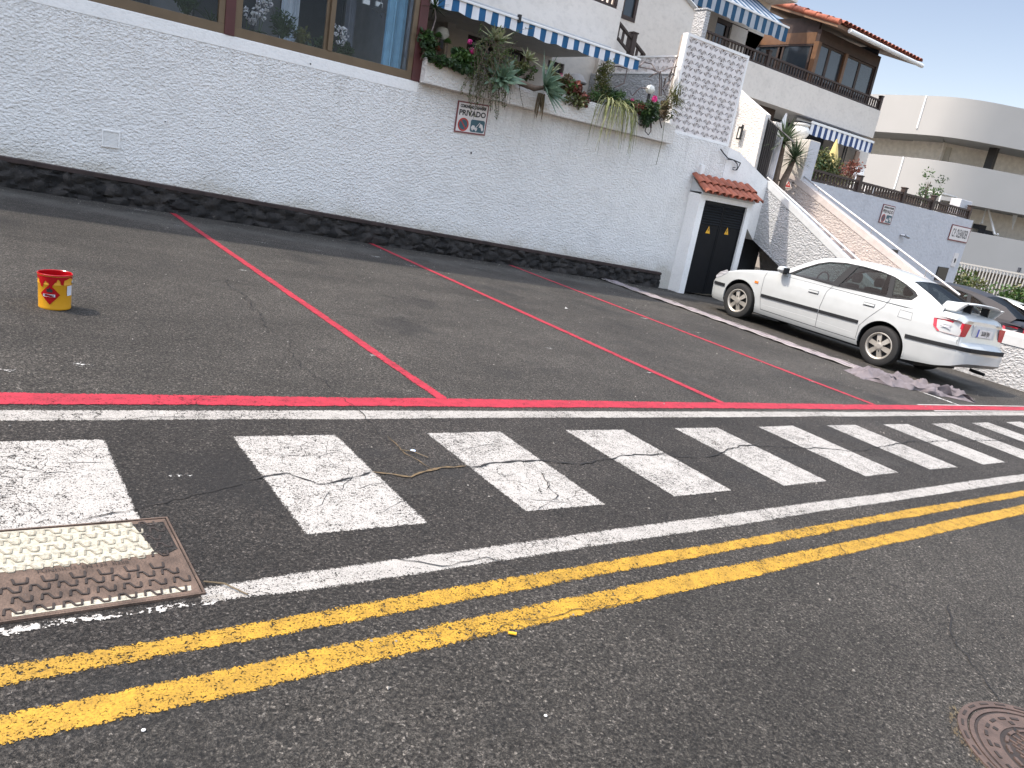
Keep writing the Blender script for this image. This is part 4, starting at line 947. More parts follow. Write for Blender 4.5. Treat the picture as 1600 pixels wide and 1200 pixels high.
def dracaena():
    c = P3(679, 12, 10.35); t = thing('dragon_tree', c, 'thin curved dragon tree with a spiky tuft beside the maroon corner post', 'small tree'); b = MB()
    for i in range(46):
        a = i*2.4; q = i/46; el = q*2.0; b.blade(c, (cos(a)*sin(el), sin(a)*sin(el), cos(el)), .26, .02, .03, n=4)
    b.build('foliage', M['dkgreen'], t, fix=False)
    s = MB(); s.tube([P3(679, 12, 10.35), P3(681, 28, 10.35), P3(677, 42, 10.35), P3(672, 56, 10.35), P3(673, 75, 10.4)], [.010, .010, .012, .012, .014], 6); s.build('trunk', M['greybark'], t, smooth=True)
dracaena()
def spider():
    rnd = random.Random(77); c = P3(962, 165, 10.16); t = thing('spider_plant', c, 'spider plant with long yellow green striped leaves hanging far below the planter', 'spider plant'); b = MB()
    for i in range(64):
        base = c+Vector((rnd.uniform(-.2, .2), rnd.uniform(-.03, .05), rnd.uniform(-.02, .05)))
        p = base.copy(); d = Vector((rnd.uniform(-.9, .9), rnd.uniform(-1.0, -.15), rnd.uniform(.1, 1.0))).normalized(); L = rnd.uniform(.35, 1.0) if i > 14 else rnd.uniform(.9, 1.15); n = 14; rows = []
        mi = 0 if rnd.random() < .55 else 1
        for k in range(n+1):
            q = k/n; w = .020*(1-q**2)+.001; sd = Vector((1, 0, 0)); rows.append((p-sd*w/2, p+Vector((0, -.004, 0)), p+sd*w/2))
            p = p+d*L/n; d = (d+Vector((rnd.uniform(-.12, .12), rnd.uniform(-.05, .05), -.42*(1-q*.4)))).normalized(); p.y = max(9.9, min(p.y, 10.17 if p.z < 1.37 else 10.4))
        b.add([v for r in rows for v in r], [f for i2 in range(n) for f in ((i2*3, i2*3+1, i2*3+4, i2*3+3), (i2*3+1, i2*3+2, i2*3+5, i2*3+4))], mi)
    b.build('foliage', [M['yellowgreen'], M['olive']], t, fix=False)
    # second, browner clump at the screen
    c = P3(1052, 160, 10.16); t = thing('spiky_plant', c, 'tangled olive spiky plant at the right end of the planter against the breeze block screen', 'plant'); b = MB()
    for i in range(120):
        a = rnd.uniform(0, 2*pi); e = rnd.uniform(-.3, 1.3)
        b.blade(c+Vector((rnd.uniform(-.15, .15), rnd.uniform(-.05, .08), rnd.uniform(-.16, .14))), (cos(a)*cos(e), -abs(sin(a))*cos(e)*.5, sin(e)), rnd.uniform(.16, .38), .018, .16, n=6)
    b.tube([P3(1040, 176, 10.12), P3(1037, 200, 10.05), P3(1034, 222, 10.02), P3(1025, 258, 10.0)], .005, 5)
    b.build('foliage', [M['olive']], t, fix=False)
spider()
def bare():
    rnd = random.Random(12); t = thing('bare_climber', P3(1030, 150, 10.4), 'leafless twisted grey climber in front of the small breeze block panel', 'climbing plant'); b = MB()
    L = [[(1030, 150), (1031, 130), (1030, 112), (1026, 112)], [(1033, 150), (1034, 125), (1032, 112), (1048, 106), (1058, 104)], [(1029, 112), (1018, 108), (1000, 105), (990, 102)], [(1031, 113), (1022, 116), (1014, 121)], [(1035, 140), (1045, 128), (1050, 108), (1056, 92), (1060, 88)], [(1040, 140), (1052, 118), (1056, 100)], [(1040, 122), (1036, 140), (1043, 155)], [(1000, 103), (1006, 97), (1018, 100), (1024, 109)], [(960, 137), (975, 130), (980, 108), (968, 104), (950, 103)], [(940, 116), (943, 100), (952, 98)], [(988, 150), (1000, 137), (1012, 138)], [(1045, 120), (1048, 112), (1054, 118)]]
    for pts in L:
        q = [P3(x, y, 10.4+rnd.uniform(-.06, .08)) for x, y in pts]; w = [.014*(1-.6*i/len(q)) for i in range(len(q))]
        b.tube(q, w, 6); b.tube([v+Vector((.02, .02, .01)) for v in q], [v*.7 for v in w], 5)
    b.build('branch', M['greybark'], t, smooth=True, fix=False)
    k = MB(); k.tube([P3(993, 178, 10.13), P3(993, 188, 10.1), P3(1000, 195, 10.1), P3(1010, 196, 10.08), P3(1008, 205, 10.08), P3(1013, 211, 10.06), P3(1017, 205, 10.06), P3(1017, 190, 10.1), P3(1020, 175, 10.13)], .009, 6)
    k.tube([P3(1029, 180, 10.12), P3(1034, 200, 10.05)], .012, 6)
    tag(k.build('bare_vine', M['dkwood'], smooth=True, fix=False), 'dark looped bare vine hanging under the pink bloomed geranium', 'vine')
    g = P3(1016, 140, 10.42); s = MB(); s.lathe([(.001, -.085), (.05, -.07), (.082, -.02), (.085, .01), (.06, .06), (.001, .085)], g, 20, cap=False)
    tt = thing('globe_lamp', g, 'round cream globe lamp above the pink geranium bloom', 'lamp'); s.build('globe', M['globe'], tt, smooth=True); s = MB(); s.lathe([(.03, -.3), (.03, -.075)], g, 12); s.build('stem', M['black'], tt)
    g = P3(691, 52, 10.9); tt = thing('globe_lamp', g, 'round white wall lamp on a dark bracket beside the dragon tree', 'lamp'); s = MB(); s.lathe([(.001, -.10), (.07, -.08), (.11, -.01), (.08, .07), (.001, .10)], g, 20, cap=False); s.build('globe', M['globe'], tt, smooth=True); s = MB(); s.box((g.x-.03, g.y-.03, g.z-.22), (g.x+.03, g.y+.03, g.z-.09)); s.build('bracket', M['black'], tt)
bare()
# ------------------------------------------------------------------ terrace behind the planter
th = thing('white_house', (8.3, 12.5, .95), 'cream white house with low dark windows behind the planter terrace', 'house')
b = MB(); b.box((5.70, W+.28, .78), (14.3, 15.0, .93)); b.build('floor', M['concrete'], th)
YB = 13.0
wins = []
for a, c in (((732, 53), (774, 68)), ((795, 73), (822, 82)), ((857, 93), (882, 102))):
    p, q = Yp(*a, YB), Yp(*c, YB); wins.append((p.x, q.x, 1.25, p.z))
b = MB(); holes = [[(x0, z0), (x1, z0), (x1, z1), (x0, z1)] for x0, x1, z0, z1 in wins]
b.poly([(5.69, .93), (11.2, .93), (11.2, 3.0), (5.69, 3.0)], lambda u, v, d: (u, YB+d, v), holes, th=.2); b.build('wall', M['house'], th, fix=False)
for x0, x1, z0, z1 in wins:
    f = MB(); f.box((x0, YB+.05, z0), (x1, YB+.09, z0+.06)); f.box((x0, YB+.05, z1-.06), (x1, YB+.09, z1)); f.box((x0, YB+.051, z0+.06), (x0+.06, YB+.09, z1-.06)); f.box((x1-.06, YB+.051, z0+.06), (x1, YB+.09, z1-.06))
    w_ = f.build('window', M['dkwood'], th); g = MB(); g.box((x0+.05, YB+.07, z0+.05), (x1-.05, YB+.08, z1-.05)); g.build('pane', M['housewin'], w_)
e = Yp(970, 30, 11.2); UX = e.x; e2 = Yp(958, 88, 11.2)
railz = Yp(958, 12, 11.2).z
b = MB(); b.box((5.70, 11.2, e2.z), (UX, 11.4, railz)); b.box((5.70, 11.401, e2.z), (UX-.01, 13.2, e2.z+.18)); b.box((UX-.2, 11.401, e2.z+.18), (UX, 13.2, 5.5)); b.build('balcony_wall', M['house'], th, bevel=.01)
p0 = Yp(925, 0, 11.2); 
b = MB(); b.box((p0.x-3.2, 11.22, railz), (UX-.14, 11.28, railz+.05))
for i in range(34): x = UX-.20-i*.12; b.box((x, 11.235, railz+.05), (x+.05, 11.265, railz+.85))
b.box((p0.x-3.2, 11.22, railz+.85), (UX-.14, 11.28, railz+.92)); b.box((UX-.19, 11.21, railz+.05), (UX-.14, 11.29, railz+.95)); b.build('balustrade', M['dkwood'], th, fix=False)
b = MB(); b.box((UX-.14, 11.2, railz), (UX, 11.4, 5.5)); b.build('corner_pier', M['house'], th)
b = MB(); q0 = Yp(697, 22, 12.9); b.box((q0.x-.05, 12.7, .93), (q0.x+.12, YB, 3.0)); b.build('pilaster', M['house'], th)
g = Yp(913, 128, 12.6)
tt = thing('shell_lamp', (g.x, 12.9, g.z), 'pale shell shaped wall lamp above a dark bracket on the terrace back wall', 'lamp'); s = MB(); s.lathe([(.001, .17), (.12, .13), (.22, .0), (.20, -.03)], (g.x, 12.85, g.z), 20, cap=False); s.build('shade', simple('pale_shade', (.42, .40, .38), .7), tt, smooth=True); s = MB(); s.box((g.x-.3, 12.78, g.z-.16), (g.x+.12, 12.82, g.z-.11)); s.box((g.x+.06, 12.78, g.z-.26), (g.x+.14, 12.98, g.z-.08)); s.build('bracket', M['dkwood'], tt)
# side wall with small breeze block panel
def lattice_block(b, fn, x0, z0, w, h, th):
    """one breeze block: plate with six openings, mapped by fn(u, v, d)"""
    cx, cz = x0+w/2, z0+h/2; e = .035
    def lens(ax, az, bx, bz, wd, n=6):
        L = math.hypot(bx-ax, bz-az); nx, nz = -(bz-az)/L, (bx-ax)/L; out = []
        for i in range(n+1): t = i/n; s = wd*sin(pi*t)*.5; out.append((ax+(bx-ax)*t+nx*s, az+(bz-az)*t+nz*s))
        for i in range(n-1, 0, -1): t = i/n; s = -wd*sin(pi*t)*.5; out.append((ax+(bx-ax)*t+nx*s, az+(bz-az)*t+nz*s))
        return [(cx+p*w, cz+q*h) for p, q in out]
    H = []
    for sz in (1, -1):
        H.append([(cx-.13*w, cz+sz*.46*h), (cx+.13*w, cz+sz*.46*h), (cx, cz+sz*.19*h)])
        for sx in (1, -1):
            H.append(lens(sx*.05, sz*.10, sx*.27, sz*.47, .105)); H.append(lens(sx*.13, sz*.06, sx*.47, sz*.38, .125))
    b.poly([(x0, z0), (x0+w, z0), (x0+w, z0+h), (x0, z0+h)], fn, H, th=th)
def lattice(name, fn, w, h, nx, nz, label, frame=.05, loc=(0, 0, 0), th=.07, back=True):
    t = thing(name, loc, label, 'breeze block screen'); b = MB(); bw, bh = (w-2*frame)/nx, (h-2*frame)/nz
    for i in range(nx):
        for j in range(nz): lattice_block(b, fn, frame+i*bw, frame+j*bh, bw, bh, th)
    b.build('blocks', M['lattice'], t, fix=False)
    f = MB()
    for a, c in (((0, 0), (w, frame)), ((0, h-frame), (w, h)), ((0, frame), (frame, h-frame)), ((w-frame, frame), (w, h-frame))): f.fbox(lambda x, y, z: fn(x, z, y), (a[0], -.012, a[1]), (c[0], th+.012, c[1]))
    f.build('frame', M['wall_smooth'], t); return t
lx0, lx1 = 10.99, 12.815
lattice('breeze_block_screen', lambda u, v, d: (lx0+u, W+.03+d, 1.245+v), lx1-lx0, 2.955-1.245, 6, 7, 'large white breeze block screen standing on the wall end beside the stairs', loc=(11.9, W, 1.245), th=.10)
b = MB(); b.box((lx0+.02, W+.155, 1.25), (lx1-.005, W+.20, 2.93)); tag(b.build('screen_backing', simple('shaded_backing', (.36, .31, .27), .9)), 'added tan panel blocking the sun behind the openings of the large breeze block screen', 'wall')  # added panel blocks sun through the screen; openings' shade put into its colour
SX = 11.12
lattice('breeze_block_screen', lambda u, v, d: (SX+d, 12.75-u, 2.27+v), 2.25, .33, 9, 1, 'low white breeze block panel on the terrace side wall left of the large screen', frame=.03, loc=(SX, 11.6, 2.27))
b = MB(); b.box((SX-.0, W+.13, .93), (SX+.15, 12.98, 2.27)); tag(b.build('side_wall', M['wall_bright']), 'bright rough white side wall beneath the low breeze block panel', 'wall')
# white chair/table hint on terrace
# ------------------------------------------------------------------ striped awnings
def awning(name, x0, x1, y, z, depth, rise, val, sw, label, mats, side_r=False, barh=.035, vis_top=False):
    t = thing(name, ((x0+x1)/2, y, z), label, 'awning')
    n = int(round((x1-x0)/sw)); sw = (x1-x0)/n
    v = MB(); sub = 4
    for i in range(n):
        for k in range(sub):
            a = x0+(i+k/sub)*sw; c = x0+(i+(k+1)/sub)*sw
            def zb(x): return z-val-.022*abs(sin(pi*(x-x0)/(sw*4)))-.008*sin(x*5)
            def yy(x): return y+.012*sin(x*17)
            v.add([(a, y, z), (c, y, z), (c, yy(c), zb(c)), (a, yy(a), zb(a))], [(0, 1, 2, 3)], i % 2)
    v.build('valance', mats, t, fix=False)
    c = MB()
    for i in range(n):
        a = x0+i*sw; d = a+sw; c.add([(a, y+.02, z+.01), (d, y+.02, z+.01), (d, y+depth, z+rise), (a, y+depth, z+rise)], [(0, 1, 2, 3)], i % 2)
    c.build('canopy', mats, t, fix=False)
    r = MB(); r.box((x0-.02, y-.02, z), (x1+.02, y+.02, z+barh)); r.build('front_bar', M['white'], t, bevel=.006)
    r = MB(); r.box((x0, y+depth, z+rise-.05), (x1, y+depth+.12, z+rise+.07)); r.build('cassette', M['steel'], t, bevel=.01)
    r = MB()
    for xx in (x0+.5, x1-.35):
        r.tube([(xx, y+.03, z), (xx-.3, y+depth*.5, z+rise*.2-.02), (xx, y+depth, z+rise-.04)], .018, 6)
    r.build('arm', M['steel'], t)
    return t
aw = [M['canvas_w'], M['canvas_b']]
ae = Yp(999, 95, W)
awning('striped_awning', 5.70, ae.x, W, ae.z, .78, .17, .155, .117, 'blue and white striped awning with a scalloped edge over the planter terrace', aw)
b = MB(); p = Yp(812, 32, W-.03); b.box((p.x-.02, W-.04, ae.z-.03), (p.x+.02, W+.02, ae.z+.08)); tag(b.build('awning_clip', M['black']), 'small dark clip joining the two bars of the long awning', 'clip')
# ------------------------------------------------------------------ mid house, right of the awning
mh = thing('stair_house', (12.3, 12.9, .93), 'shaded pinkish white house wall with a brown window above the small breeze block panel', 'house')
YM = 12.9
wl, wr = Yp(968, 27, YM), Yp(991, 36, YM); wr2 = Yp(999, 0, YM)
b = MB(); hx0, hx1, hz0 = wl.x, wr.x, min(wl.z, wr.z)
c1, c2 = Yp(1072, 0, YM), Yp(1086, 16, YM)
sl = (c1.z-c2.z)/(c1.x-c2.x)
b.poly([(11.2, .93), (c2.x+.05, .93), (c2.x+.05, c2.z+sl*.05), (c2.x-1.4, c2.z-sl*1.4), (11.2, c2.z-sl*1.4)], lambda u, v, d: (u, YM+d, v), [[(hx0, hz0), (hx1, hz0), (hx1, hz0+1.0), (hx0, hz0+1.0)]], th=.2)
b.build('wall', M['house'], mh, fix=False)
b = MB(); b.tube([(c2.x+.02, YM-.02, c2.z+.03), (c2.x-1.4, YM-.02, c2.z-sl*1.42+.03)], .05, 4); b.build('coping', M['coping'], mh)
f = MB(); f.box((hx0, YM-.01, hz0), (hx1, YM+.07, hz0+.08)); f.box((hx0, YM-.01, hz0+.08), (hx0+.07, YM+.07, hz0+1)); f.box((hx1-.07, YM-.01, hz0+.08), (hx1, YM+.07, hz0+1)); w_ = f.build('window', M['dkwood'], mh)
g = MB(); g.box((hx0+.06, YM+.03, hz0+.07), (hx1-.06, YM+.04, hz0+1)); g.build('pane', M['housewin'], w_)
pc = Yp(1097, 50, 12.0); pt = Yp(1097, 12, 12.0); pr_ = Yp(1112, 15, 12.0); pk = Xp(1079, 50, pc.x)
b = MB(); b.box((pc.x, 12.0, .9), (pr_.x, pk.y, pt.z)); b.box((pc.x-.02, 11.98, pt.z), (pr_.x+.02, pk.y+.02, pt.z+.04))
tag(b.build('stair_pier', M['wall_bright'], bevel=.015), 'bright rough white pier rising behind the large breeze block screen', 'pier')
# diagonal stair railing
def railing(name, A, Bp, h, n, label, mat, bar=.035, post=(), cat='railing', parts=True, rail=.05, ph=None, bottom=.06):
    A, Bp = Vector(A), Vector(Bp); t = thing(name, (A+Bp)/2, label, cat); d = (Bp-A); dh = Vector((d.x, d.y, 0)).normalized(); nrm = Vector((-dh.y, dh.x, 0))
    def bar_(b, P, Q, w, hh):
        o = nrm*w/2; b.add([P-o, P+o, Q+o, Q-o, P-o+Vector((0, 0, hh)), P+o+Vector((0, 0, hh)), Q+o+Vector((0, 0, hh)), Q-o+Vector((0, 0, hh))], [(0, 1, 2, 3), (4, 5, 6, 7), (0, 1, 5, 4), (1, 2, 6, 5), (2, 3, 7, 6), (3, 0, 4, 7)])
    r = MB(); up = Vector((0, 0, 1)); bar_(r, A+up*(h-rail), Bp+up*(h-rail), .07, rail); r.build('top_rail', mat, t)
    r = MB(); bar_(r, A+up*bottom*.3, Bp+up*bottom*.3, .06, bottom*.7); r.build('bottom_rail', mat, t)
    for i in range(n):
        r = MB(); q = (i+.5)/n; c = A.lerp(Bp, q)+up*bottom; s = dh*bar/2; o = nrm*.016
        r.add([c-s-o, c+s-o, c+s+o, c-s+o]+[v+up*(h-rail-bottom) for v in (c-s-o, c+s-o, c+s+o, c-s+o)], [(0, 1, 5, 4), (1, 2, 6, 5), (2, 3, 7, 6), (3, 0, 4, 7)])
        r.build('baluster', mat, t)
    for q in post:
        c = A.lerp(Bp, q); r = MB(); r.box((c.x-.06, c.y-.06, c.z), (c.x+.06, c.y+.06, c.z+(ph or h)+.10)); r.box((c.x-.075, c.y-.075, c.z+(ph or h)+.10), (c.x+.075, c.y+.075, c.z+(ph or h)+.13)); r.build('newel', mat, t, bevel=.008)
    return t
A_ = Yp(958, 50, 12.3); B_ = Yp(1002, 110, 12.3)
railing('stair_railing', A_-Vector((.1, 0, 0)), B_, .32, 7, 'dark brown diagonal stair railing between the awning end and the house wall', M['dkwood'], post=(.62,), bar=.05)
# ------------------------------------------------------------------ tiled electrical cupboard
def roof_tiles(b, x0, x1, P0, P1, n, r=.06, rows=2, seed=0):
    """barrel tiles running from back point P0=(y,z) down to front P1, spread along x"""
    rnd = random.Random(seed); seg = 8
    (y0, z0), (y1, z1) = P0, P1; L = math.hypot(y1-y0, z1-z0); dy, dz = (y1-y0)/L, (z1-z0)/L; ny, nz = -dz*(-1 if dz < 0 else 1), abs(dy)
    ny = dz if dy < 0 else -dz; ny = -abs(dz) if dy < 0 else abs(dz)
    for i in range(n):
        cx = x0+(x1-x0)*(i+.5)/n
        for k in range(rows):
            a0 = k/rows*L-.02*(k > 0); a1 = (k+1)/rows*L+.03; lift = .012*(rows-1-k)
            jx = rnd.uniform(-.004, .004); ra, rb = r*.9, r*1.08
            for (up, cxx) in ((1, cx+jx),):
                vs = []
                for (a, rr, lf) in ((a0, ra, .0), (a1, rb, .018)):
                    for j in range(seg+1):
                        th_ = pi*j/seg; ox = rr*cos(th_); oh = rr*.75*sin(th_)+lf+lift
                        vs.append((cxx+ox, y0+dy*a+ny*oh, z0+dz*a+nz*oh))
                    for j in range(seg+1):
                        th_ = pi*j/seg; ox = (rr-.014)*cos(th_); oh = (rr-.014)*.75*sin(th_)+lf+lift
                        vs.append((cxx+ox, y0+dy*a+ny*oh, z0+dz*a+nz*oh))
                s1 = seg+1; fs = []
                for j in range(seg):
                    fs += [(j, j+1, 2*s1+j+1, 2*s1+j), (s1+j, 3*s1+j, 3*s1+j+1, s1+j+1), (2*s1+j, 2*s1+j+1, 3*s1+j+1, 3*s1+j), (j, s1+j, s1+j+1, j+1)]
                b.add(vs, fs)
            # channel tile between
            cc = cx+(x1-x0)/n*.5; vs = []
            if i < n-1:
                for (a, lf) in ((a0, 0), (a1, .012)):
                    for j in range(seg+1):
                        th_ = pi*j/seg; vs.append((cc+r*.8*cos(th_), y0+dy*a+ny*(.02-r*.35*sin(th_)+lf), z0+dz*a+nz*(.02-r*.35*sin(th_)+lf)))
                s1 = seg+1; b.add(vs, [(j, j+1, s1+j+1, s1+j) for j in range(seg)])
KY = 10.05
k0 = Yp(1055, 456, KY).x; kd0 = Yp(1069, 457, KY); kdt = Yp(1102.5, 312, KY); kdr = Yp(1168, 325, KY); kr = Yp(1167, 363, KY); kt = Yp(1100, 303, KY)
KX0, KX1, DX0, DX1, DZ1 = kt.x-.06, kr.x+.05, (kd0.x+kdt.x)/2, kdr.x, (kdt.z+kdr.z)/2
KX0 = DX0-.17; KX1 = DX1+.16; DZ0 = gz(DX0, KY)+.02; KZ = DZ1+.13
kb = thing('electrical_cupboard', ((KX0+KX1)/2, KY, gz(KX0, KY)), 'white plastered cupboard with black louvred doors and a small clay tile roof against the wall', 'utility cupboard')
b = MB(); b.poly([(KX0, gz(KX0, KY)-.2), (DX0, gz(DX0, KY)-.2), (DX0, DZ1), (DX1, DZ1), (DX1, gz(DX1, KY)-.2), (KX1, gz(KX1, KY)-.2), (KX1, KZ), (KX0, KZ)], lambda u, v, d: (u, KY+d, v), th=.12)
b.box((KX0, KY+.12, gz(KX0, KY)-.2), (KX0+.14, W-.002, KZ)); b.box((KX1-.12, KY+.12, gz(KX1, KY)-.2), (KX1, W-.002, KZ)); b.box((KX0+.14, KY+.12, KZ-.08), (KX1-.12, W-.002, KZ-.01))
b.build('plaster', M['wall_smooth'], kb)
DM = (DX0+DX1)/2
for i, (a, c) in enumerate(((DX0+.008, DM-.006), (DM+.006, DX1-.008))):
    b = MB(); b.box((a, KY+.05, DZ0), (c, KY+.07, DZ1-.008)); b.box((a, KY+.04, DZ0), (a+.035, KY+.05, DZ1-.008)); b.box((c-.035, KY+.04, DZ0), (c, KY+.05, DZ1-.008)); b.box((a+.035, KY+.04, DZ1-.52), (c-.035, KY+.05, DZ1-.49)); b.box((a+.035, KY+.04, DZ1-.05), (c-.035, KY+.05, DZ1-.008))
    d_ = b.build('door', M['door'], kb); l = MB()
    for k in range(8):
        z = DZ1-.10-k*.05; l.add([(a+.035, KY+.048, z+.03), (c-.035, KY+.048, z+.03), (c-.035, KY+.028, z), (a+.035, KY+.028, z)], [(0, 1, 2, 3)]); l.add([(a+.035, KY+.028, z), (c-.035, KY+.028, z), (c-.035, KY+.048, z-.008), (a+.035, KY+.048, z-.008)], [(0, 1, 2, 3)])
    l.build('louvre', M['door'], d_, fix=False)
    px, py = ((1109, 360), (1138, 362))[i]; c_ = Yp(px, py, KY); sx = c_.x; zz = c_.z; s = .11
    l = MB(); l.poly([(sx-s*.62, zz-s*.6), (sx+s*.62, zz-s*.6), (sx, zz+s*.75)], lambda u, v, d: (u, KY+.0385+d, v)); l.build('hazard_sticker', M['signyellow'], kb, fix=False)
    l = MB(); l.poly([(sx-.014, zz+.03), (sx+.014, zz+.035), (sx+.002, zz+.0), (sx+.018, zz+.0), (sx-.010, zz-.05), (sx-.003, zz-.012), (sx-.018, zz-.010)], lambda u, v, d: (u, KY+.037+d, v)); l.build('lightning_symbol', M['ink'], kb, fix=False)
tb = Yp(1068, 279, W); tf = Yp(1102, 303, KY-.15)
b = MB(); roof_tiles(b, KX0-.10, KX1+.08, (W-.01, KZ+.30), (KY-.14, KZ+.01), 9, r=.088, rows=2, seed=2)
b.build('tile_roof', M['tile'], kb, smooth=True, fix=False)
b = MB(); b.add([(KX0, W, KZ+.26), (KX1, W, KZ+.26), (KX1, KY-.04, KZ+.0), (KX0, KY-.04, KZ+.0), (KX0, W, KZ-.02), (KX1, W, KZ-.02), (KX1, KY-.04, KZ-.04), (KX0, KY-.04, KZ-.04)], [(0, 1, 2, 3), (4, 5, 6, 7), (0, 1, 5, 4), (1, 2, 6, 5), (2, 3, 7, 6), (3, 0, 4, 7)]); b.build('roof_bed', M['coping'], kb)
# ================================================================== STAIRS AND RIGHT HAND WALLS
FX = 14.36
cw = thing('stair_wall', (13.6, W, gz(13.6, W)), 'smooth pale wall piece between the tiled cupboard and the bright stair parapet', 'wall')
b = MB(); b.poly([(12.83, -2.3), (13.98, -2.3), (13.98, -.22), (FX, -.50), (FX, .77), (13.20, 1.19), (12.83, 1.235)], lambda u, v, d: (u, W+.004+d, v), th=.2)
b.build('plaster', M['wall_smooth'], cw, fix=False)
b = MB(); b.box((12.7, 11.3, -2.4), (15.4, 11.4, .3)); b.build('recess_wall', simple('recess_shade_plaster', (.22, .22, .24), .9), cw); b = MB(); b.box((13.9, 10.9, -2.4), (15.45, 11.0, .14)); b.box((15.3, 7.6, -2.4), (15.45, 10.9, -1.2)); b.build('recess_filler', simple('grey_shadow_plaster', (.11, .11, .12), .9), cw); b = MB(); b.box((12.75, W+.21, -2.4), (12.85, 11.3, .3)); b.build('recess_side', simple('recess_shade_dark', (.03, .03, .034), .9), cw)  # filler and side added against sun; recess shade put into these dark colours
# wrought iron bracket
b = MB(); B_ = lambda px, py: Yp(px, py, W-.05)
b.tube([B_(1126, 233), B_(1131, 240), B_(1137, 247), B_(1146, 250), B_(1155, 254), B_(1157, 255)], .012, 6)
b.tube([B_(1137, 249), B_(1146, 250), B_(1152, 256), B_(1152, 263), B_(1149, 266), B_(1145, 265), B_(1145, 262), B_(1149, 262)], .010, 6)
b.tube([B_(1157, 255), B_(1154, 261), B_(1151, 266)], .010, 6)
tag(b.build('iron_bracket', M['black'], smooth=True), 'black wrought iron scroll bracket fixed beside the large breeze block screen', 'bracket')
b = MB(); p = Yp(1096, 268, W-.03); b.box((p.x-.05, W-.06, p.z-.06), (p.x+.05, W, p.z+.13)); tag(b.build('white_pipe', M['white'], bevel=.01), 'short white pipe stub on the wall above the tile roof', 'pipe')
near = thing('stair_parapet', (FX, 8, gz(FX, 8)), 'bright coarse plastered sloping stair parapet behind the roof of the white car', 'stair parapet')
TH = .16
def fl(u, v, d): return (FX+d, u, v)
b = MB(); zt = -1.17
b.poly([(W+.004, -.50), (W+.004, .77), (6.9, -1.16), (3.9, zt), (3.9, gz(FX, 3.9)-.2), (7.6, gz(FX, 7.6)-.2), (7.85, gz(FX, 7.85)+.1)], fl, th=TH); b.build('plaster', M['wall_bright'], near, fix=False)
def sloped(b, x0, x1, pts, h0, h1):
    """band following pts (y, z) from z+h0 to z+h1"""
    for (ya, za), (yb, zb) in zip(pts, pts[1:]):
        b.add([(x0, ya, za+h0), (x1, ya, za+h0), (x1, ya, za+h1), (x0, ya, za+h1), (x0, yb, zb+h0), (x1, yb, zb+h0), (x1, yb, zb+h1), (x0, yb, zb+h1)], [(0, 3, 2, 1), (4, 5, 6, 7), (0, 1, 5, 4), (1, 2, 6, 5), (2, 3, 7, 6), (3, 0, 4, 7)])
b = MB(); sloped(b, FX-.012, FX+TH+.012, [(W+.004, .772), (6.9, -1.158)], -.13, .012); b.build('coping', M['coping'], near)
b = MB(); sloped(b, FX-.014, FX+TH+.01, [(6.9, zt), (3.9, zt)], -.15, .010); b.build('coping', M['coping'], near)
FX2 = 15.5
farp = thing('stair_parapet', (FX2, 8, gz(FX2, 8)), 'pinkish white sloping stair parapet with a red warning triangle, farther from the camera', 'stair parapet')
b = MB(); b.poly([(11.0, -.6), (11.0, 1.03), (10.5, 1.01), (7.0, -.64), (6.1, -1.05), (6.1, -1.30), (3.9, -1.30), (3.9, -2.3), (10.35, -2.3)], lambda u, v, d: (FX2+d, u, v), th=.2); b.build('plaster', M['wall_pink'], farp, fix=False)
b = MB(); sloped(b, FX2-.012, FX2+.212, [(11.0, 1.035), (10.5, 1.015), (7.0, -.635), (6.1, -1.045)], -.13, .01); b.build('coping', simple('pink_coping', (.50, .45, .42), .85, bmp=.2), farp)
st = MB(); n = 11
for i in range(n): y1 = 10.6-i*.33; z1 = .45-i*.158; st.box((FX+TH, y1-.33, z1-.3), (FX2, y1, z1))
st.box((FX+TH, 10.6, .15), (FX2, 13, .45)); st.box((12.9, W+.21, -.1), (FX+TH, 13, .3)); st.box((FX+TH, 3.9, -2.2), (FX2+.2, 6.97, -1.19))  # slab over the recess added as a roof to keep sun out
tag(st.build('stairs', simple('pink_step', (.46, .39, .36), .85), bevel=.008), 'pinkish steps running down between the two white stair parapets', 'stairs')
def handrail(pts, X, label):
    t = thing('handrail', Xp(*pts[0], X), label, 'handrail'); P = [Xp(x, y, X) for x, y in pts]; r = MB(); r.tube(P, .021, 8); r.build('rail', M['steel'], t, smooth=True)
    a, c = P[-2], P[-1]
    for q in (.15, .5, .82):
        m = a.lerp(c, q); s = MB(); s.tube([m, m-Vector((0, 0, .17))], .010, 6); s.build('bracket', M['steel'], t)
    return t
handrail([(1137, 245), (1147, 246), (1166, 247), (1357, 420)], FX+.10, 'near metal handrail sloping along the top of the bright stair parapet')
handrail([(1222, 268), (1240, 266), (1247, 269), (1500, 461)], FX2+.1, 'far metal handrail sloping along the pinkish stair parapet')
c = Xp(1232, 288, FX2); s = .10
b = MB(); b.poly([(c.y-s*.8, c.z-s*.8), (c.y+s*.8, c.z-s*.8), (c.y+s*.8, c.z+s), (c.y-s*.8, c.z+s)], lambda u, v, d: (FX2-.006+d*0, u, v))
t = thing('warning_sign', c, 'small red warning triangle on the pinkish stair parapet', 'sign'); b.build('panel', M['signw'], t, fix=False)
b = MB(); tri = [(c.y-s*.7, c.z-s*.6), (c.y+s*.7, c.z-s*.6), (c.y, c.z+s*.75)]; b.poly(tri, lambda u, v, d: (FX2-.009, u, v), [[(c.y+(y-c.y)*.35, c.z+(z-c.z)*.35-.002) for y, z in tri]]); b.build('red_triangle', M['warnred'], t, fix=False)
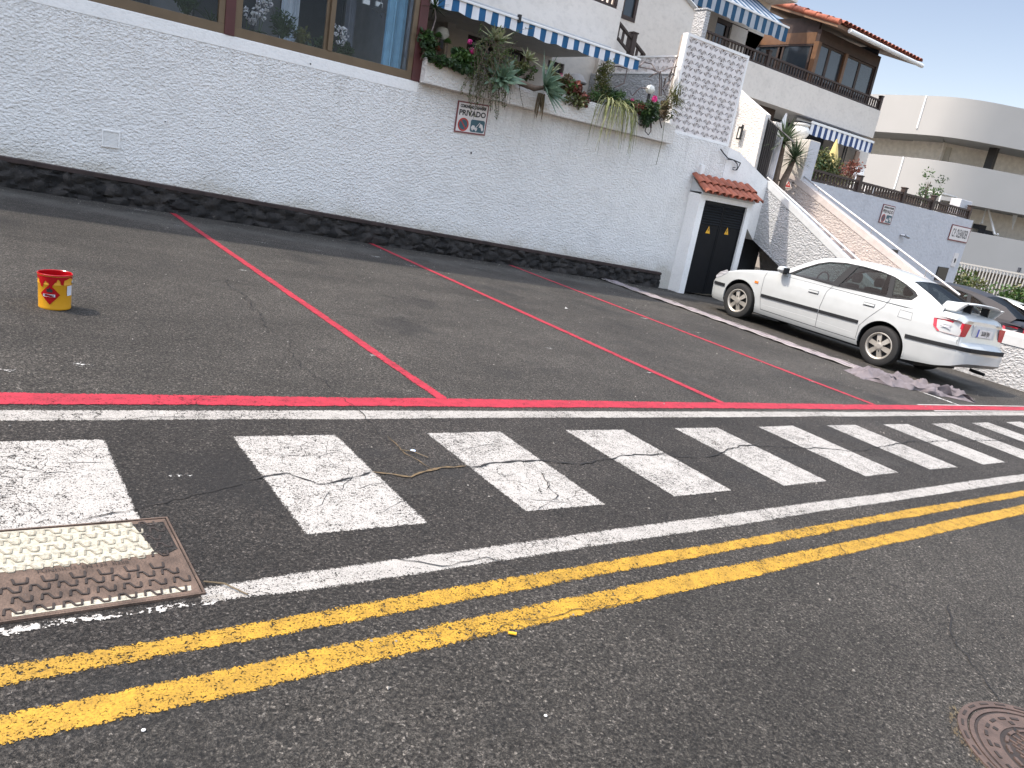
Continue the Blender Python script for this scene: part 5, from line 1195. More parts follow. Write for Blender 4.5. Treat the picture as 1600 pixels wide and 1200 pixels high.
# upper bits round the gate
p1, p2, p3, p4 = Xp(1160, 146, 14.3), Xp(1197, 178, 14.3), Xp(1180, 262, 14.3), Xp(1140, 232, 14.3)
b = MB(); b.poly([(p1.y, p1.z), (p2.y, p2.z), (p3.y, .2), (W+.25, .2), (p1.y+.5, .2), (p1.y+.5, p1.z+.3)][::1], lambda u, v, d: (14.3+d, u, v), th=.18)
t = tag(b.build('sloping_wall', M['cream'], fix=False), 'cream rough wall with a sloping top between the large screen and the black gate', 'wall')
g1, g2 = Xp(1194, 180, 14.42), Xp(1240, 222, 14.42)
t = thing('iron_gate', (14.42, g1.y, .4), 'black barred iron gate with a sloping top rail at the head of the stairs', 'gate'); b = MB(); b.tube([g1, g2], .018, 4); b.build('top_rail', M['black'], t)
b = MB()
for i in range(9):
    q = i/17; m = g1.lerp(g2, q); w = .017
    b.box((14.40, m.y-w, m.z-1.45+.25*q), (14.43, m.y+w, m.z-.01))
b.build('bars', M['black'], t); b = MB(); b.box((14.56, g1.lerp(g2, .5).y-.05, -.1), (14.6, g1.y+.2, g2.z+.1)); b.build('backing', simple('grey_panel', (.50, .50, .52), .8), t)
b = MB(); g = Xp(1156, 206, 14.22); b.box((14.2, g.y-.05, g.z-.16), (14.26, g.y+.05, g.z-.13)); b.box((14.2, g.y-.05, g.z+.08), (14.26, g.y+.05, g.z+.11)); b.box((14.2, g.y-.06, g.z-.16), (14.24, g.y-.03, g.z+.15)); b.box((14.2, g.y+.03, g.z-.13), (14.24, g.y+.05, g.z+.08))
tt = thing('wall_lantern', g, 'small black framed lantern on the cream wall left of the iron gate', 'lamp'); b.build('frame', M['black'], tt); b = MB(); b.box((14.21, g.y-.03, g.z-.13), (14.235, g.y+.03, g.z+.08)); b.build('pane', M['globe'], tt)
# block with urn
BX = FX2; bt = Yp(1273, 220, W); bw = Yp(1283, 222, W)
ub = thing('gate_pillar', (BX+.2, W, .9), 'wide cream pillar carrying a white urn at the top of the stairs', 'pillar')
byk = Xp(1228, 216, BX)
b = MB(); b.box((BX, W, .85), (bw.x, byk.y, bt.z)); b.build('plaster', stucco('pillar_plaster', (.56, .53, .48), 14, .35, .01, .25, (.40, .34, .28)), ub, bevel=.012)
b = MB(); b.box((BX+.02, W-.004, .9), (bw.x-.005, W, bt.z-.02)); b.build('front_face', M['grey'], ub)
uc = Yp(1249, 211, 10.9); ur = .26
t = thing('urn', (uc.x, 10.9, bt.z), 'large round white urn standing on the cream gate pillar', 'urn')
b = MB(); z = bt.z; b.lathe([(r*.74, z_*.74) for r, z_ in ((.10, 0), (.12, .02), (.20, .08), (.27, .20), (.28, .28), (.24, .37), (.20, .41), (.22, .43), (.25, .45), (.25, .49), (.20, .50), (.17, .44), (.001, .40))], (uc.x, 10.9, z), 32, cap=False); b.build('body', simple('urn_white', (.72, .71, .67), .5), t, smooth=True)
b = MB(); b.box((uc.x-.55, 11.2, z), (uc.x-.25, 11.5, z+.3)); tag(b.build('stone_block', M['cream'], bevel=.01), 'small cream block left of the white urn on the pillar', 'block')
def yucca(px, py, bx, by, y, L, n, label, seed):
    c = P3(px, py, y); rnd = random.Random(seed); t = thing('yucca', (c.x, y, .5), label, 'yucca'); b = MB()
    for i in range(n):
        a = i*2.4; q = (i+.5)/n; el = .2+q*1.75; b.blade(c+Vector((0, 0, .04*(1-q))), (cos(a)*sin(el), sin(a)*sin(el), cos(el)), L*rnd.uniform(.75, 1.1), .042, .06, n=4)
    b.build('foliage', M['yucca'], t, fix=False)
    s = MB(); q = P3(bx, by, y); s.tube([c, c.lerp(q, .5)+Vector((.01, 0, 0)), q, q-Vector((0, 0, .5))], [.05, .065, .075, .08], 8); s.build('trunk', M['bark'], t, smooth=True)
yucca(1224, 224, 1212, 278, 10.50, .54, 96, 'taller yucca with a stout trunk in front of the black iron gate', 1)
yucca(1240, 250, 1224, 283, 10.42, .48, 84, 'shorter yucca leaning right in front of the cream gate pillar', 2)
# ------------------------------------------------------------------ terrace wall with the name sign
tw = thing('terrace_wall', (20, W, gz(20, W)), 'pale grey plastered terrace wall carrying the C.P. OLEANDER sign', 'wall')
OX1 = 24.62
b = MB(); b.poly([(FX2+.2, -2.9), (OX1, -2.9), (OX1, .985), (FX2+.2, .985)], lambda u, v, d: (u, W+.006+d, v), th=.3); b.build('plaster', M['grey'], tw, fix=False)
pp = Yp(1503, 311, W+.2); b = MB(); b.box((pp.x, W+.2, .985), (OX1, W+.5, pp.z)); b.build('end_pier', M['grey'], tw, bevel=.01)
b = MB(); b.box((FX2+.2, W+.31, .75), (OX1, 16.5, .9)); b.build('terrace_floor', M['concrete'], tw)
m0, m1 = Yp(1466, 416, W), Yp(1482, 440, W); b = MB(); b.box((m0.x, W-.03, m1.z), (m0.x+.66, W+.006, m0.z)); tag(b.build('meter_box', M['black'], bevel=.01), 'dark square meter box low on the grey terrace wall', 'meter box')
m0 = Yp(1386, 388, W); b = MB(); b.box((m0.x-.1, W-.02, m0.z-.42), (m0.x+.6, W+.006, m0.z)); tag(b.build('wall_opening', M['black']), 'dark opening in the grey terrace wall just above the handrail', 'opening')
m0 = Yp(1492, 395, W); m1 = Yp(1492, 417, W); b = MB(); b.box((m0.x-.0, W-.015, m1.z), (m0.x+.26, W+.006, m0.z)); ps = thing('notice', m0, 'narrow pale notice plate below the C.P. OLEANDER sign', 'sign'); b.build('panel', M['signw'], ps)
b = MB(); b.lathe([(.05, 0), (.05, .004)], (m0.x+.13, W-.017, (m0.z*.5+m1.z*.5)), 14, mat=Matrix.Rotation(radians(90), 3, 'X')); b.box((m0.x+.09, W-.02, m1.z+.12), (m0.x+.17, W-.0155, m1.z+.22)); b.build('dark_symbol', M['ink'], ps)
m0 = Yp(1407, 367, W); b = MB(); b.tube([(m0.x, W, m0.z), (m0.x+.05, W-.1, m0.z)], .03, 8); b.tube([(m0.x+.05, W-.1, m0.z), (m0.x+.2, W-.14, m0.z-.03)], .04, 8); tag(b.build('spotlight', M['steel'], smooth=True), 'small spotlight on the grey wall between the two signs', 'spotlight')
rz = Yp(1273.8, 263.6, W).z
RA = Vector((bw.x+.02, W+.08, .985)); RB = Vector((OX1-.25, W+.08, .985))
def frac(px, py): return (Yp(px, py, W+.08).x-RA.x)/(RB.x-RA.x)
railing('terrace_balustrade', RA, RB, rz-.985, 62, 'long dark brown wooden balustrade on top of the grey terrace wall', M['dkwood'], bar=.05, post=(frac(1343, 280), frac(1412, 300), frac(1458, 312), .992))
# young tree behind balustrade
tc = Yp(1452, 288, W+.8); t = thing('young_tree', (tc.x, W+.8, .9), 'small airy young tree behind the brown balustrade against the pale building', 'tree'); rnd = random.Random(3)
b = MB()
for i in range(9):
    q = Vector((tc.x+rnd.uniform(-.35, .35), W+.8+rnd.uniform(-.2, .2), tc.z+rnd.uniform(-.45, .30))); leafcloud(b, q, (.2, .16, .15), 42, .085, rnd, i % 2)
b.build('crown', [M['green'], M['dkgreen']], t, fix=False)
b = MB(); 
for i in range(6): b.tube([(tc.x, W+.8, .9), (tc.x+rnd.uniform(-.05, .05), W+.8, tc.z-.35), (tc.x+rnd.uniform(-.35, .35), W+.8, tc.z+rnd.uniform(-.1, .3))], [.02, .015, .006], 5)
b.build('trunk', M['bark'], t, fix=False)
# terrace things under the balcony
D = 14.5
t = thing('closed_parasol', Yp(1300, 262, 12.2), 'folded yellow parasol on the terrace under the small striped awning', 'parasol'); a0, a1 = Yp(1307, 221, 12.2), Yp(1298, 262, 12.2)
b = MB(); pts = [a0.lerp(a1, i/8) for i in range(9)]; b.tube([a0+Vector((0, 0, .06))]+pts, [.02, .03, .06, .08, .1, .12, .13, .14, .15, .15], 9); b.build('canopy', M['parasol'], t, smooth=True)
b = MB(); b.tube([a1, (a1.x, 12.2, .9)], .025, 8); b.build('pole', M['white'], t)
shrub('terrace_shrub', 1283, 258, 11.4, (.45, .3, .5), 500, .10, [M['dkgreen'], M['olive']], 'dark bushy plant left of the folded yellow parasol', 'shrub', 61)
shrub('terrace_shrub', 1310, 268, 11.2, (.9, .25, .35), 700, .09, [M['olive'], M['dkgreen'], M['redleaf']], 'low mixed planting behind the balustrade beneath the parasol', 'shrub', 62)
def bld_clutter():
    """patio furniture hidden behind the balusters"""
    for k, (px, c, lb) in enumerate(((1345, 'white', 'white patio chair half hidden behind the brown balustrade'), (1470, 'steel', 'grey patio table half hidden behind the brown balustrade'))):
        p = Yp(px, 300, W+1.2); b = MB(); x, y, z = p.x, W+1.2, .9
        if k == 0:
            b.box((x-.25, y-.25, z+.42), (x+.25, y+.25, z+.46)); b.box((x-.25, y+.21, z+.46), (x+.25, y+.25, z+.85))
            for sx in (-.23, .19):
                for sy in (-.23, .19): b.box((x+sx, y+sy, z), (x+sx+.04, y+sy+.04, z+.42))
            tt = thing('patio_chair', (x, y, z), lb, 'chair'); b.build('frame', M['white'], tt)
        else:
            b.box((x-.5, y-.3, z+.70), (x+.5, y+.3, z+.74))
            for sx in (-.47, .43):
                for sy in (-.27, .23): b.box((x+sx, y+sy, z), (x+sx+.04, y+sy+.04, z+.70))
            tt = thing('patio_table', (x, y, z), lb, 'table'); b.build('frame', M['potwhite'], tt)
bld_clutter()
# ------------------------------------------------------------------ balcony building
bb = thing('balcony_house', (20, D, .9), 'house with a long white balcony parapet, wooden sunroom and red tiled roof', 'house')
XL, XR = 14.9, 25.16; Z0, Z1 = 3.15, 4.03
b = MB(); b.box((XL, D, Z0), (XR, D+.15, Z1)); b.box((XL, D+.15, Z0), (XR, 18.5, Z0+.25)); b.box((XR-.15, D+.15, Z0+.25), (XR, 18.5, Z1)); b.build('balcony_parapet', M['house'], bb, bevel=.012)
b = MB(); b.box((XL, 15.0, .9), (20.3, 15.2, Z0)); b.build('recess_wall', simple('brown_wall', (.055, .035, .028), .8, var=.3), bb)
e = Yp(1335, 260, 14.8); e2 = Yp(1352, 260, 14.8); b = MB(); b.box((e.x, 14.8, .9), (e2.x, 18.4, Z0)); b.build('ground_floor_wall', M['house'], bb)
b = MB(); b.box((20.3, 16.2, .9), (e.x, 16.4, Z0)); b.build('ground_floor_front', M['roomdark'], bb)
for i, (a, c) in enumerate(((1290, 1304), (1308, 1322))):
    q, r = Yp(a, 255, 16.1), Yp(c, 255, 16.1); f = MB(); f.box((q.x, 16.1, .95), (q.x+.08, 16.19, 2.9)); f.box((r.x-.08, 16.1, .95), (r.x, 16.19, 2.9)); f.box((q.x+.08, 16.1, 2.8), (r.x-.08, 16.19, 2.9)); w_ = f.build('terrace_door', M['dkwood'], bb)
    f = MB(); f.box((q.x+.08, 16.15, .95), (r.x-.08, 16.16, 2.8)); f.build('pane', M['housewin'], w_)
q = Yp(1337, 250, 14.75); b = MB(); b.box((q.x-.1, 14.74, q.z-.45), (q.x+.16, 14.8, q.z+.30)); tag(b.build('wall_plaque', simple('brown_plaque', (.30, .21, .16), .8), bevel=.04), 'oval brownish plaque on the wall right of the folded parasol', 'plaque')
q = Yp(1325, 245, 14.3); b = MB(); b.tube([(q.x, 14.5, .9), (q.x, 14.5, 3.1)], .03, 6); b.tube([(q.x+.14, 14.5, .9), (q.x+.14, 14.5, 3.1)], .02, 6); tag(b.build('drain_pipe', M['black']), 'dark downpipe beside the terrace doors under the balcony', 'pipe')
q = Yp(1225, 190, 14.2); b = MB(); b.add([(q.x-.13, 14.2, q.z-.2), (q.x+.13, 14.2, q.z-.2), (q.x+.06, 14.2, q.z+.24), (q.x-.13, 14.26, q.z-.2), (q.x+.13, 14.26, q.z-.2), (q.x+.06, 14.26, q.z+.24)], [(0, 1, 2), (3, 5, 4), (0, 3, 4, 1), (1, 4, 5, 2), (2, 5, 3, 0)]); tag(b.build('white_lamp_shade', M['white']), 'small white triangular shade against the dark recess above the gate', 'lamp')
# upper storey: sunroom
SXL, SXR, SY0, SY1, SZ = 21.2, 24.72, 14.75, 17.6, 5.42
sr = thing('sunroom', (23, 14.75, Z0+.25), 'brown wooden sunroom with dark glass standing on the balcony under the tiled roof', 'sunroom')
b = MB(); b.box((SXL, SY0, SZ-.14), (SXR, SY0+.12, SZ+.2)); b.box((SXL, SY0+.12, SZ-.25), (SXL+.1, SY1, SZ+.55)); b.build('header', simple('reddish_wood', (.045, .026, .022), .6, var=.3), sr)
b = MB()
b.box((SXL-.03, SY0-.03, 3.4), (SXL+.13, SY0+.13, SZ-.14)); b.build('post', M['orange_wood'], sr)
b = MB(); b.box((22.72, SY0-.02, 3.4), (22.86, SY0+.1, SZ-.14)); b.build('post', M['orange_wood'], sr)
b = MB(); b.box((SXR-.12, SY0, 3.4), (SXR, SY0+.12, SZ-.14)); b.build('post', M['dkwood'], sr)
b = MB(); b.box((SXL-.01, SY0+.13, SZ-.20), (SXL+.02, SY1, SZ+.12)); b.build('side_beam', M['orange_wood'], sr)
for a, c in ((21.34, 21.95), (21.95, 22.72), (22.86, 23.72), (23.72, 24.6)):
    f = MB(); y = SY0+.05; f.box((a, y, 3.4), (a+.06, y+.05, SZ-.14)); f.box((c-.06, y, 3.4), (c, y+.05, SZ-.14)); f.box((a+.06, y, 3.4), (c-.06, y+.05, 3.9)); f.box((a+.06, y, SZ-.20), (c-.06, y+.05, SZ-.14))
    w_ = f.build('window', M['dkwood'], sr); f = MB(); f.box((a+.05, y+.02, 3.9), (c-.05, y+.03, SZ-.2)); f.build('pane', M['housewin'], w_)
for a, c in ((14.95, 16.0), (16.1, 17.2)):
    f = MB(); f.box((SXL+.02, a, 3.4), (SXL+.07, a+.07, SZ-.25)); f.box((SXL+.02, c-.07, 3.4), (SXL+.07, c, SZ-.25)); f.box((SXL+.02, a+.07, 3.4), (SXL+.07, c-.07, 3.5)); w_ = f.build('window', M['dkwood'], sr); f = MB(); f.box((SXL+.04, a+.07, 3.4), (SXL+.05, c-.07, SZ-.25)); f.build('pane', M['housewin'], w_)
b = MB(); b.box((SXL, SY1, 3.4), (SXR, SY1+.1, SZ+1)); b.box((SXR-.1, SY0+.12, 3.4), (SXR, SY1, SZ+.5)); b.build('back_wall', M['roomdark'], sr)
# tiled roof
rf = MB(); EY, EZ = 14.12, 5.70; BY, BZ = 18.3, 6.85
rf.add([(21.0, EY, EZ), (25.95, EY, EZ), (25.95, BY, BZ), (21.0, BY, BZ), (21.0, EY, EZ-.10), (25.95, EY, EZ-.10), (25.95, BY, BZ-.10), (21.0, BY, BZ-.10)], [(0, 1, 2, 3), (4, 5, 6, 7), (0, 1, 5, 4), (1, 2, 6, 5), (2, 3, 7, 6), (3, 0, 4, 7)])
rp = thing('tiled_roof', (23.5, EY, EZ), 'red clay tile roof with a white gutter over the wooden sunroom', 'roof'); rf.build('soffit', simple('soffit_wood', (.22, .13, .08), .7, var=.2), rp)
b = MB(); roof_tiles(b, 21.1, 25.95, (BY, BZ+.02), (EY-.06, EZ+.02), 21, r=.115, rows=9, seed=5); b.build('tiles', M['tile'], rp, smooth=True, fix=False)
b = MB(); 
for i in range(10):
    q0, q1 = i/10, (i+1)/10+.02; y0, z0 = EY+(BY-EY)*q0, EZ+(BZ-EZ)*q0+.03; y1, z1 = EY+(BY-EY)*q1, EZ+(BZ-EZ)*q1+.03
    b.tube([(21.02, y0-.02, z0+.02), (21.02, y1, z1)], [.085, .065], 10)
b.build('verge_tiles', M['tile'], rp, smooth=True)
b = MB(); b.tube([(21.45, EY-.12, EZ-.09), (25.98, EY-.12, EZ-.09)], .065, 10); b.build('gutter', M['white'], rp, smooth=True)
railing('balcony_railing', (XL, D+.07, Z1), (XR-.03, D+.07, Z1), .33, 74, 'dark brown balcony railing on the white parapet in front of the sunroom', M['dkwood'], bar=.05, post=(.38, .995), ph=.33)
# white upper house at left behind the striped awning
uh = thing('upper_white_house', (17, 16, 3.4), 'shaded white upper house wall with a dark window behind the second striped awning', 'house')
w0, w1 = Yp(1122, 26, 16.0), Yp(1160, 70, 16.0); hw = Yp(1166, 47, 16.0)
b = MB(); b.poly([(12.5, .9), (18.7, .9), (18.7, 5.2), (20.2, 5.2), (20.2, 8.5), (12.5, 8.5)], lambda u, v, d: (u, 16.0+d, v), [[(w0.x, 3.9), (hw.x+.1, 3.9), (hw.x+.1, w0.z), (w0.x, w0.z)]], th=.2); b.build('wall', M['house'], uh, fix=False)
f = MB(); f.box((w0.x, 16.03, w0.z-.12), (hw.x+.1, 16.1, w0.z)); f.box((w0.x+.5, 16.03, 3.9), (w0.x+.6, 16.1, w0.z-.12)); f.box((hw.x+.02, 16.03, 3.9), (hw.x+.1, 16.1, w0.z-.12)); w_ = f.build('window', M['dkwood'], uh); f = MB(); f.box((w0.x, 16.07, 3.9), (hw.x+.1, 16.08, w0.z)); f.build('pane', M['housewin'], w_)
b = MB(); b.box((18.75, 16.9, 3.4), (21.1, 17.0, 5.5)); b.build('dark_recess', simple('void_shade', (.02, .022, .03), .8), uh)  # dark panel; the void's shade is put into its colour
b = MB(); b.box((12.5, 15.1, 6.1), (20.2, 16.0, 6.35)); b.build('eave', M['house'], uh)
a1 = Yp(1232, 45, 14.35); 
awning('striped_awning', a1.x-4.6, a1.x, 14.35, a1.z, 1.5, .95, .34, .165, 'second blue and white awning high up in front of the shaded balcony', [simple('shade_white_canvas', (.36, .39, .43), .9), simple('shade_blue_canvas', (.015, .07, .14), .9)], barh=.05)  # the awning's shade is put into both canvas colours
a0, a1 = Yp(1269, 191, 14.2), Yp(1364, 226, 14.2)
awning('striped_awning', a0.x, a1.x, 14.2, (a0.z+a1.z)/2, .55, .08, .30, .15, 'small navy and white awning under the balcony at the right', [M['canvas_w'], M['navy']], barh=.07)
# ------------------------------------------------------------------ far apartment building
ap = thing('apartment_building', (36, 16, -3), 'pale apartment building with curved white balcony bands beyond the terrace', 'apartment building')
path = [(35, 40), (35, 30), (35, 22), (35, 18.2), (35.12, 17.3), (35.5, 16.6), (36.1, 16.0), (36.9, 15.45), (38.0, 14.75), (39.5, 13.8), (42, 12.2), (46, 9.8), (52, 6)]
def smooth_path(p, k=5):
    out = []
    for i in range(len(p)-1):
        a, b_, c, d = [Vector(p[max(0, min(len(p)-1, j))]) for j in (i-1, i, i+1, i+2)]
        for q in range(k):
            t = q/k; v = .5*((2*b_)+(c-a)*t+(2*a-5*b_+4*c-d)*t*t+(3*b_-a-3*c+d)*t**3); out.append((v.x, v.y))
    return out+[p[-1]]
path = path[:3]+smooth_path(path[3:10])+path[10:]
def off(path, d):
    out = []
    for i, p in enumerate(path):
        a = Vector(path[max(0, i-1)]); c = Vector(path[min(len(path)-1, i+1)]); t = (c-a).normalized(); out.append((p[0]-t.y*d, p[1]+t.x*d))
    return out
def band(b, path, z0, z1, th):
    o = off(path, th); n = len(path)
    for i in range(n-1):
        a, c, oa, oc = path[i], path[i+1], o[i], o[i+1]
        b.add([(*a, z0), (*c, z0), (*oc, z0), (*oa, z0), (*a, z1), (*c, z1), (*oc, z1), (*oa, z1)], [(0, 1, 5, 4), (3, 2, 6, 7), (0, 1, 2, 3), (4, 5, 6, 7)])
for z0, z1 in ((4.94, 6.33), (2.27, 3.70), (-.35, 1.0)):
    b = MB(); band(b, path, z0, z1, .2); b.build('balcony_band', M['far'], ap, smooth=True)
b = MB(); band(b, path, 4.70, 4.94, 2.2); band(b, path, 2.1, 2.27, 2.2); band(b, off(path, .2), 6.1, 6.2, 2.0); band(b, path, -.6, -.35, 2.2); b.build('floor_slab', M['far'], ap, smooth=True)
b = MB(); band(b, off(path, 2.2), -3, 6.1, .2); b.build('back_wall', simple('far_inner', (.85, .82, .77), .9), ap)
b = MB(); band(b, off(path, .9), -3.4, -.6, .2); b.build('basement_wall', simple('far_base', (.33, .29, .25), .9), ap)
for (px, z0, z1) in ((1433, 4.94, 6.33), (1405, 2.27, 3.70)):
    p = Xp(px, 200 if z0 > 3 else 270, 35); b = MB(); b.box((34.96, p.y-.03, z0), (35, p.y+.03, z1)); b.build('joint_strip', M['white'], ap)
c = Xp(1549, 240, 37.6); b = MB(); b.box((37.6, c.y-.16, 3.0), (37.9, c.y+.16, 4.7)); b.build('column', M['black'], ap)
p = Xp(1469, 235, 37.35); b = MB(); b.box((37.3, p.y-.5, 2.3), (37.38, p.y+.5, p.z+.15)); d_ = b.build('door', simple('far_door', (.55, .53, .48), .8), ap); b = MB(); b.box((37.27, p.y-.02, 2.3), (37.3, p.y+.02, p.z)); b.build('door_gap', M['roomdark'], d_)
p = Xp(1412, 215, 37.3); b = MB(); b.box((37.1, p.y-.55, p.z-.15), (37.35, p.y+.55, p.z+.15)); b.build('air_conditioner', M['far'], ap, bevel=.02)
p = Xp(1388, 145, 36); b = MB(); b.box((36, p.y-.3, 6.33), (36.5, p.y+.3, 6.45)); b.build('roof_plate', M['roomdark'], ap)
# stairs inside the open ground floor
b = MB()
for i in range(9): b.box((39.2, 13.9+i*.28, -.36+i*.2), (40.6, 14.2+i*.28, -.2+i*.2+.04))
b.build('stair_flight', M['roomdark'], ap)
b = MB(); q = [Xp(px, py, 38.4) for px, py in ((1531, 349), (1534, 349), (1543, 320), (1554, 366), (1560, 366))]; b.tube(q, .05, 6); b.build('stair_rail', M['white'], ap)
b = MB(); q = [Xp(px, py, 39.5) for px, py in ((1583, 325), (1594, 327), (1581, 361))]; b.add(q, [(0, 1, 2)]); b.build('light_gap', M['white'], ap, fix=False)
# fence and hedge in front of it
FPX = 33.6; fz = -.40
t = thing('bar_fence', (FPX, 12, -2.6), 'white vertical bar fence behind the hedge at the right edge', 'fence'); b = MB()
for i in range(110): y = 5.0+i*.125; b.box((FPX, y, -2.7), (FPX+.04, y+.045, fz))
b.build('bars', M['far'], t, fix=False); b = MB(); b.box((FPX-.01, 4.9, fz), (FPX+.05, 18.8, fz+.06)); b.box((FPX-.01, 4.9, -2.7), (FPX+.05, 18.8, -2.6)); b.build('rail', M['far'], t)
rnd = random.Random(9); b = MB()
for i in range(330):
    y = rnd.uniform(7.5, 15.5); x = 30.5+rnd.uniform(-.5, .5); z = -2.6+rnd.uniform(0, 1.55+.2*sin(y*2.1)+(.25 if y > 10.2 else -.3))
    leafcloud(b, (x, y, z), (.35, .35, .3), 34, .16, rnd, rnd.randrange(2))
t = thing('hedge', (30.5, 11.5, -3), 'loose green hedge in front of the white bar fence', 'hedge'); b.build('foliage', [M['green'], M['olive']], t, fix=False)
b = MB()
for i in range(30): y = 7.6+i*.27; b.tube([(30.5, y, -2.9), (30.5+rnd.uniform(-.3, .3), y+.1, -1.4)], .02, 4)
b.build('stem', M['bark'], t, fix=False)

# ================================================================== CARS
def bool_cut(o, cyls, mat_idx):
    me = o.data
    tmp = []
    for k in cyls:
        c = k.build('cutter', [M['plastic']]); tmp.append(c)
        m = o.modifiers.new('cut', 'BOOLEAN'); m.operation = 'DIFFERENCE'; m.object = c; m.solver = 'EXACT'
        try: m.material_mode = 'TRANSFER'
        except Exception: pass
    dg = bpy.context.evaluated_depsgraph_get(); dg.update()
    new = bpy.data.meshes.new_from_object(o.evaluated_get(dg)); o.modifiers.clear(); o.data = new
    for c in tmp: bpy.data.objects.remove(c)
    return o
def make_car(cx, yf, paint, label, name='parked_car', detail=True, kind='hatch', Ls=1.0, rear_text=None):
    zg = gz(cx, yf-2.2)
    t = thing(name, (cx, yf-2.2, zg), label, 'car')
    def C(a, u, v): x = cx+a; y = yf-u*Ls; return (x, y, gz(x, y)+v)
    PW = [(0, .56), (.06, .66), (.16, .745), (.35, .80), (.6, .83), (.8, .84), (1.4, .858), (2.4, .86), (3.3, .858), (3.9, .845), (4.15, .83), (4.3, .80), (4.42, .745), (4.5, .66), (4.53, .58)]
    QV = [(.15, .90), (.24, .955), (.3, .975), (.5, 1.0), (.65, 1.0), (.8, .985), (.95, .945)]
    def w(u, v, bump_=0):
        bw = lerp(PW, u)
        if u > 4.2 and v > .70: bw = min(bw, lerp([(4.2, .815), (4.30, .785), (4.38, .73), (4.46, .62)], u)+.06*(v > .9)*0)
        if v <= .95: return bw*lerp(QV, v)
        return lerp(PW, min(u, 3.9))*.945-(v-.95)*.56
    if kind == 'hatch':
        TT = [(0.0, .50), (.06, .55), (.12, .60), (.22, .69), (.34, .755), (.6, .835), (.9, .90), (1.25, .955), (1.45, .985), (1.6, .97), (3.6, .98), (3.8, 1.03), (4.05, 1.075), (4.2, 1.075), (4.32, 1.05), (4.38, .98), (4.40, .70), (4.47, .67), (4.53, .60)]
    else:
        TT = [(0.0, .55), (.12, .65), (.34, .80), (.6, .88), (.9, .94), (1.25, .99), (1.6, .98), (3.6, 1.0), (4.1, 1.05), (4.35, 1.02), (4.42, .75), (4.53, .60)]
    BT = [(0, .26), (.1, .20), (.5, .19), (3.7, .21), (4.2, .27), (4.4, .33), (4.53, .40)]
    us = [0, .03, .07, .12, .2, .3, .4, .5, .6, .75, .9, 1.1, 1.3, 1.45, 1.6, 1.9, 2.2, 2.5, 2.8, 3.1, 3.35, 3.6, 3.75, 3.9, 4.05, 4.15, 4.24, 4.31, 4.355, 4.378, 4.392, 4.42, 4.46, 4.50, 4.53]
    b = MB(); rings = []
    for u in us:
        T, Bt = lerp(TT, u), lerp(BT, u)
        cr = .06 if u > 4.39 else .07
        S = max(T-cr, Bt+.08); nn = 24; ring = []
        if T > .90: S = min(S, .955)
        for i in range(nn+1): v = Bt+(S-Bt)*i/nn; ring.append((w(u, v), v))
        ws = w(u, S); dz = T-S
        ring += [(ws-.02, S+dz*.28), (ws*.90, S+dz*.55), (ws*.72, S+dz*.82), (ws*.45, S+dz*.96), (0, T)]
        full = [(0, Bt-.0)]+[(a, v) for a, v in ring]+[(-a, v) for a, v in ring[-2::-1]]
        rings.append([C(a, u, v) for a, v in full])
    n = len(rings[0]); vs = [p for r in rings for p in r]
    fs = [(i*n+j, i*n+(j+1) % n, (i+1)*n+(j+1) % n, (i+1)*n+j) for i in range(len(us)-1) for j in range(n)]
    fs += [tuple(range(n))[::-1], tuple((len(us)-1)*n+j for j in range(n))]
    b.add(vs, fs); body = b.build('body', [paint, M['plastic']], t)
    WU = (.79, 3.40); WR = .30; cut = []
    for wu in WU:
        for s in (-1, 1):
            c = MB(); c0 = Vector(C(s*.50, wu, .31)); c1 = Vector(C(s*1.0, wu, .31)); c.tube([c0, c1], .355, 40); cut.append(c)
    bool_cut(body, cut, 1)
    for p in body.data.polygons: p.use_smooth = True
    try: body.data.set_sharp_from_angle(angle=radians(32))
    except Exception: pass
    # ---- greenhouse
    rail = [(1.42, .93), (1.6, 1.06), (1.85, 1.235), (2.04, 1.335), (2.25, 1.375), (2.6, 1.395), (2.95, 1.39), (3.3, 1.35), (3.55, 1.295), (3.8, 1.195), (4.08, 1.06)]
    if kind != 'hatch': rail = [(1.35, .95), (1.65, 1.12), (1.95, 1.27), (2.25, 1.36), (2.6, 1.40), (2.95, 1.405), (3.3, 1.37), (3.6, 1.32), (3.9, 1.24), (4.18, 1.08)]
    def rz_(u): return lerp(rail, u)
    openg = [(1.60, .965), (1.78, 1.105), (1.98, 1.235), (2.14, 1.30), (2.4, 1.345), (2.7, 1.355), (3.0, 1.345), (3.22, 1.315), (3.42, 1.255), (3.60, 1.185), (3.67, 1.13), (3.62, 1.05), (3.35, 1.005), (2.5, .965)]
    wins_ = [[(1.68, .975), (1.82, 1.10), (2.0, 1.22), (2.16, 1.285), (2.46, 1.33), (2.50, 1.32), (2.37, .978)],
             [(2.50, .985), (2.62, 1.33), (2.66, 1.34), (3.0, 1.33), (3.16, 1.305), (3.26, 1.03), (3.24, 1.01)],
             [(3.34, 1.03), (3.24, 1.285), (3.27, 1.29), (3.42, 1.235), (3.57, 1.165), (3.62, 1.12), (3.58, 1.065)]]
    def side(s, off_): return lambda u, v, d: C(s*(w(u, v)+off_-d), u, v)
    def dense(poly, k=6):
        out = []
        for (a, c), (e, f) in zip(poly, poly[1:]+poly[:1]):
            m = max(1, int(math.hypot(e-a, f-c)/.08)); out += [(a+(e-a)*i/m, c+(f-c)*i/m) for i in range(m)]
        return out
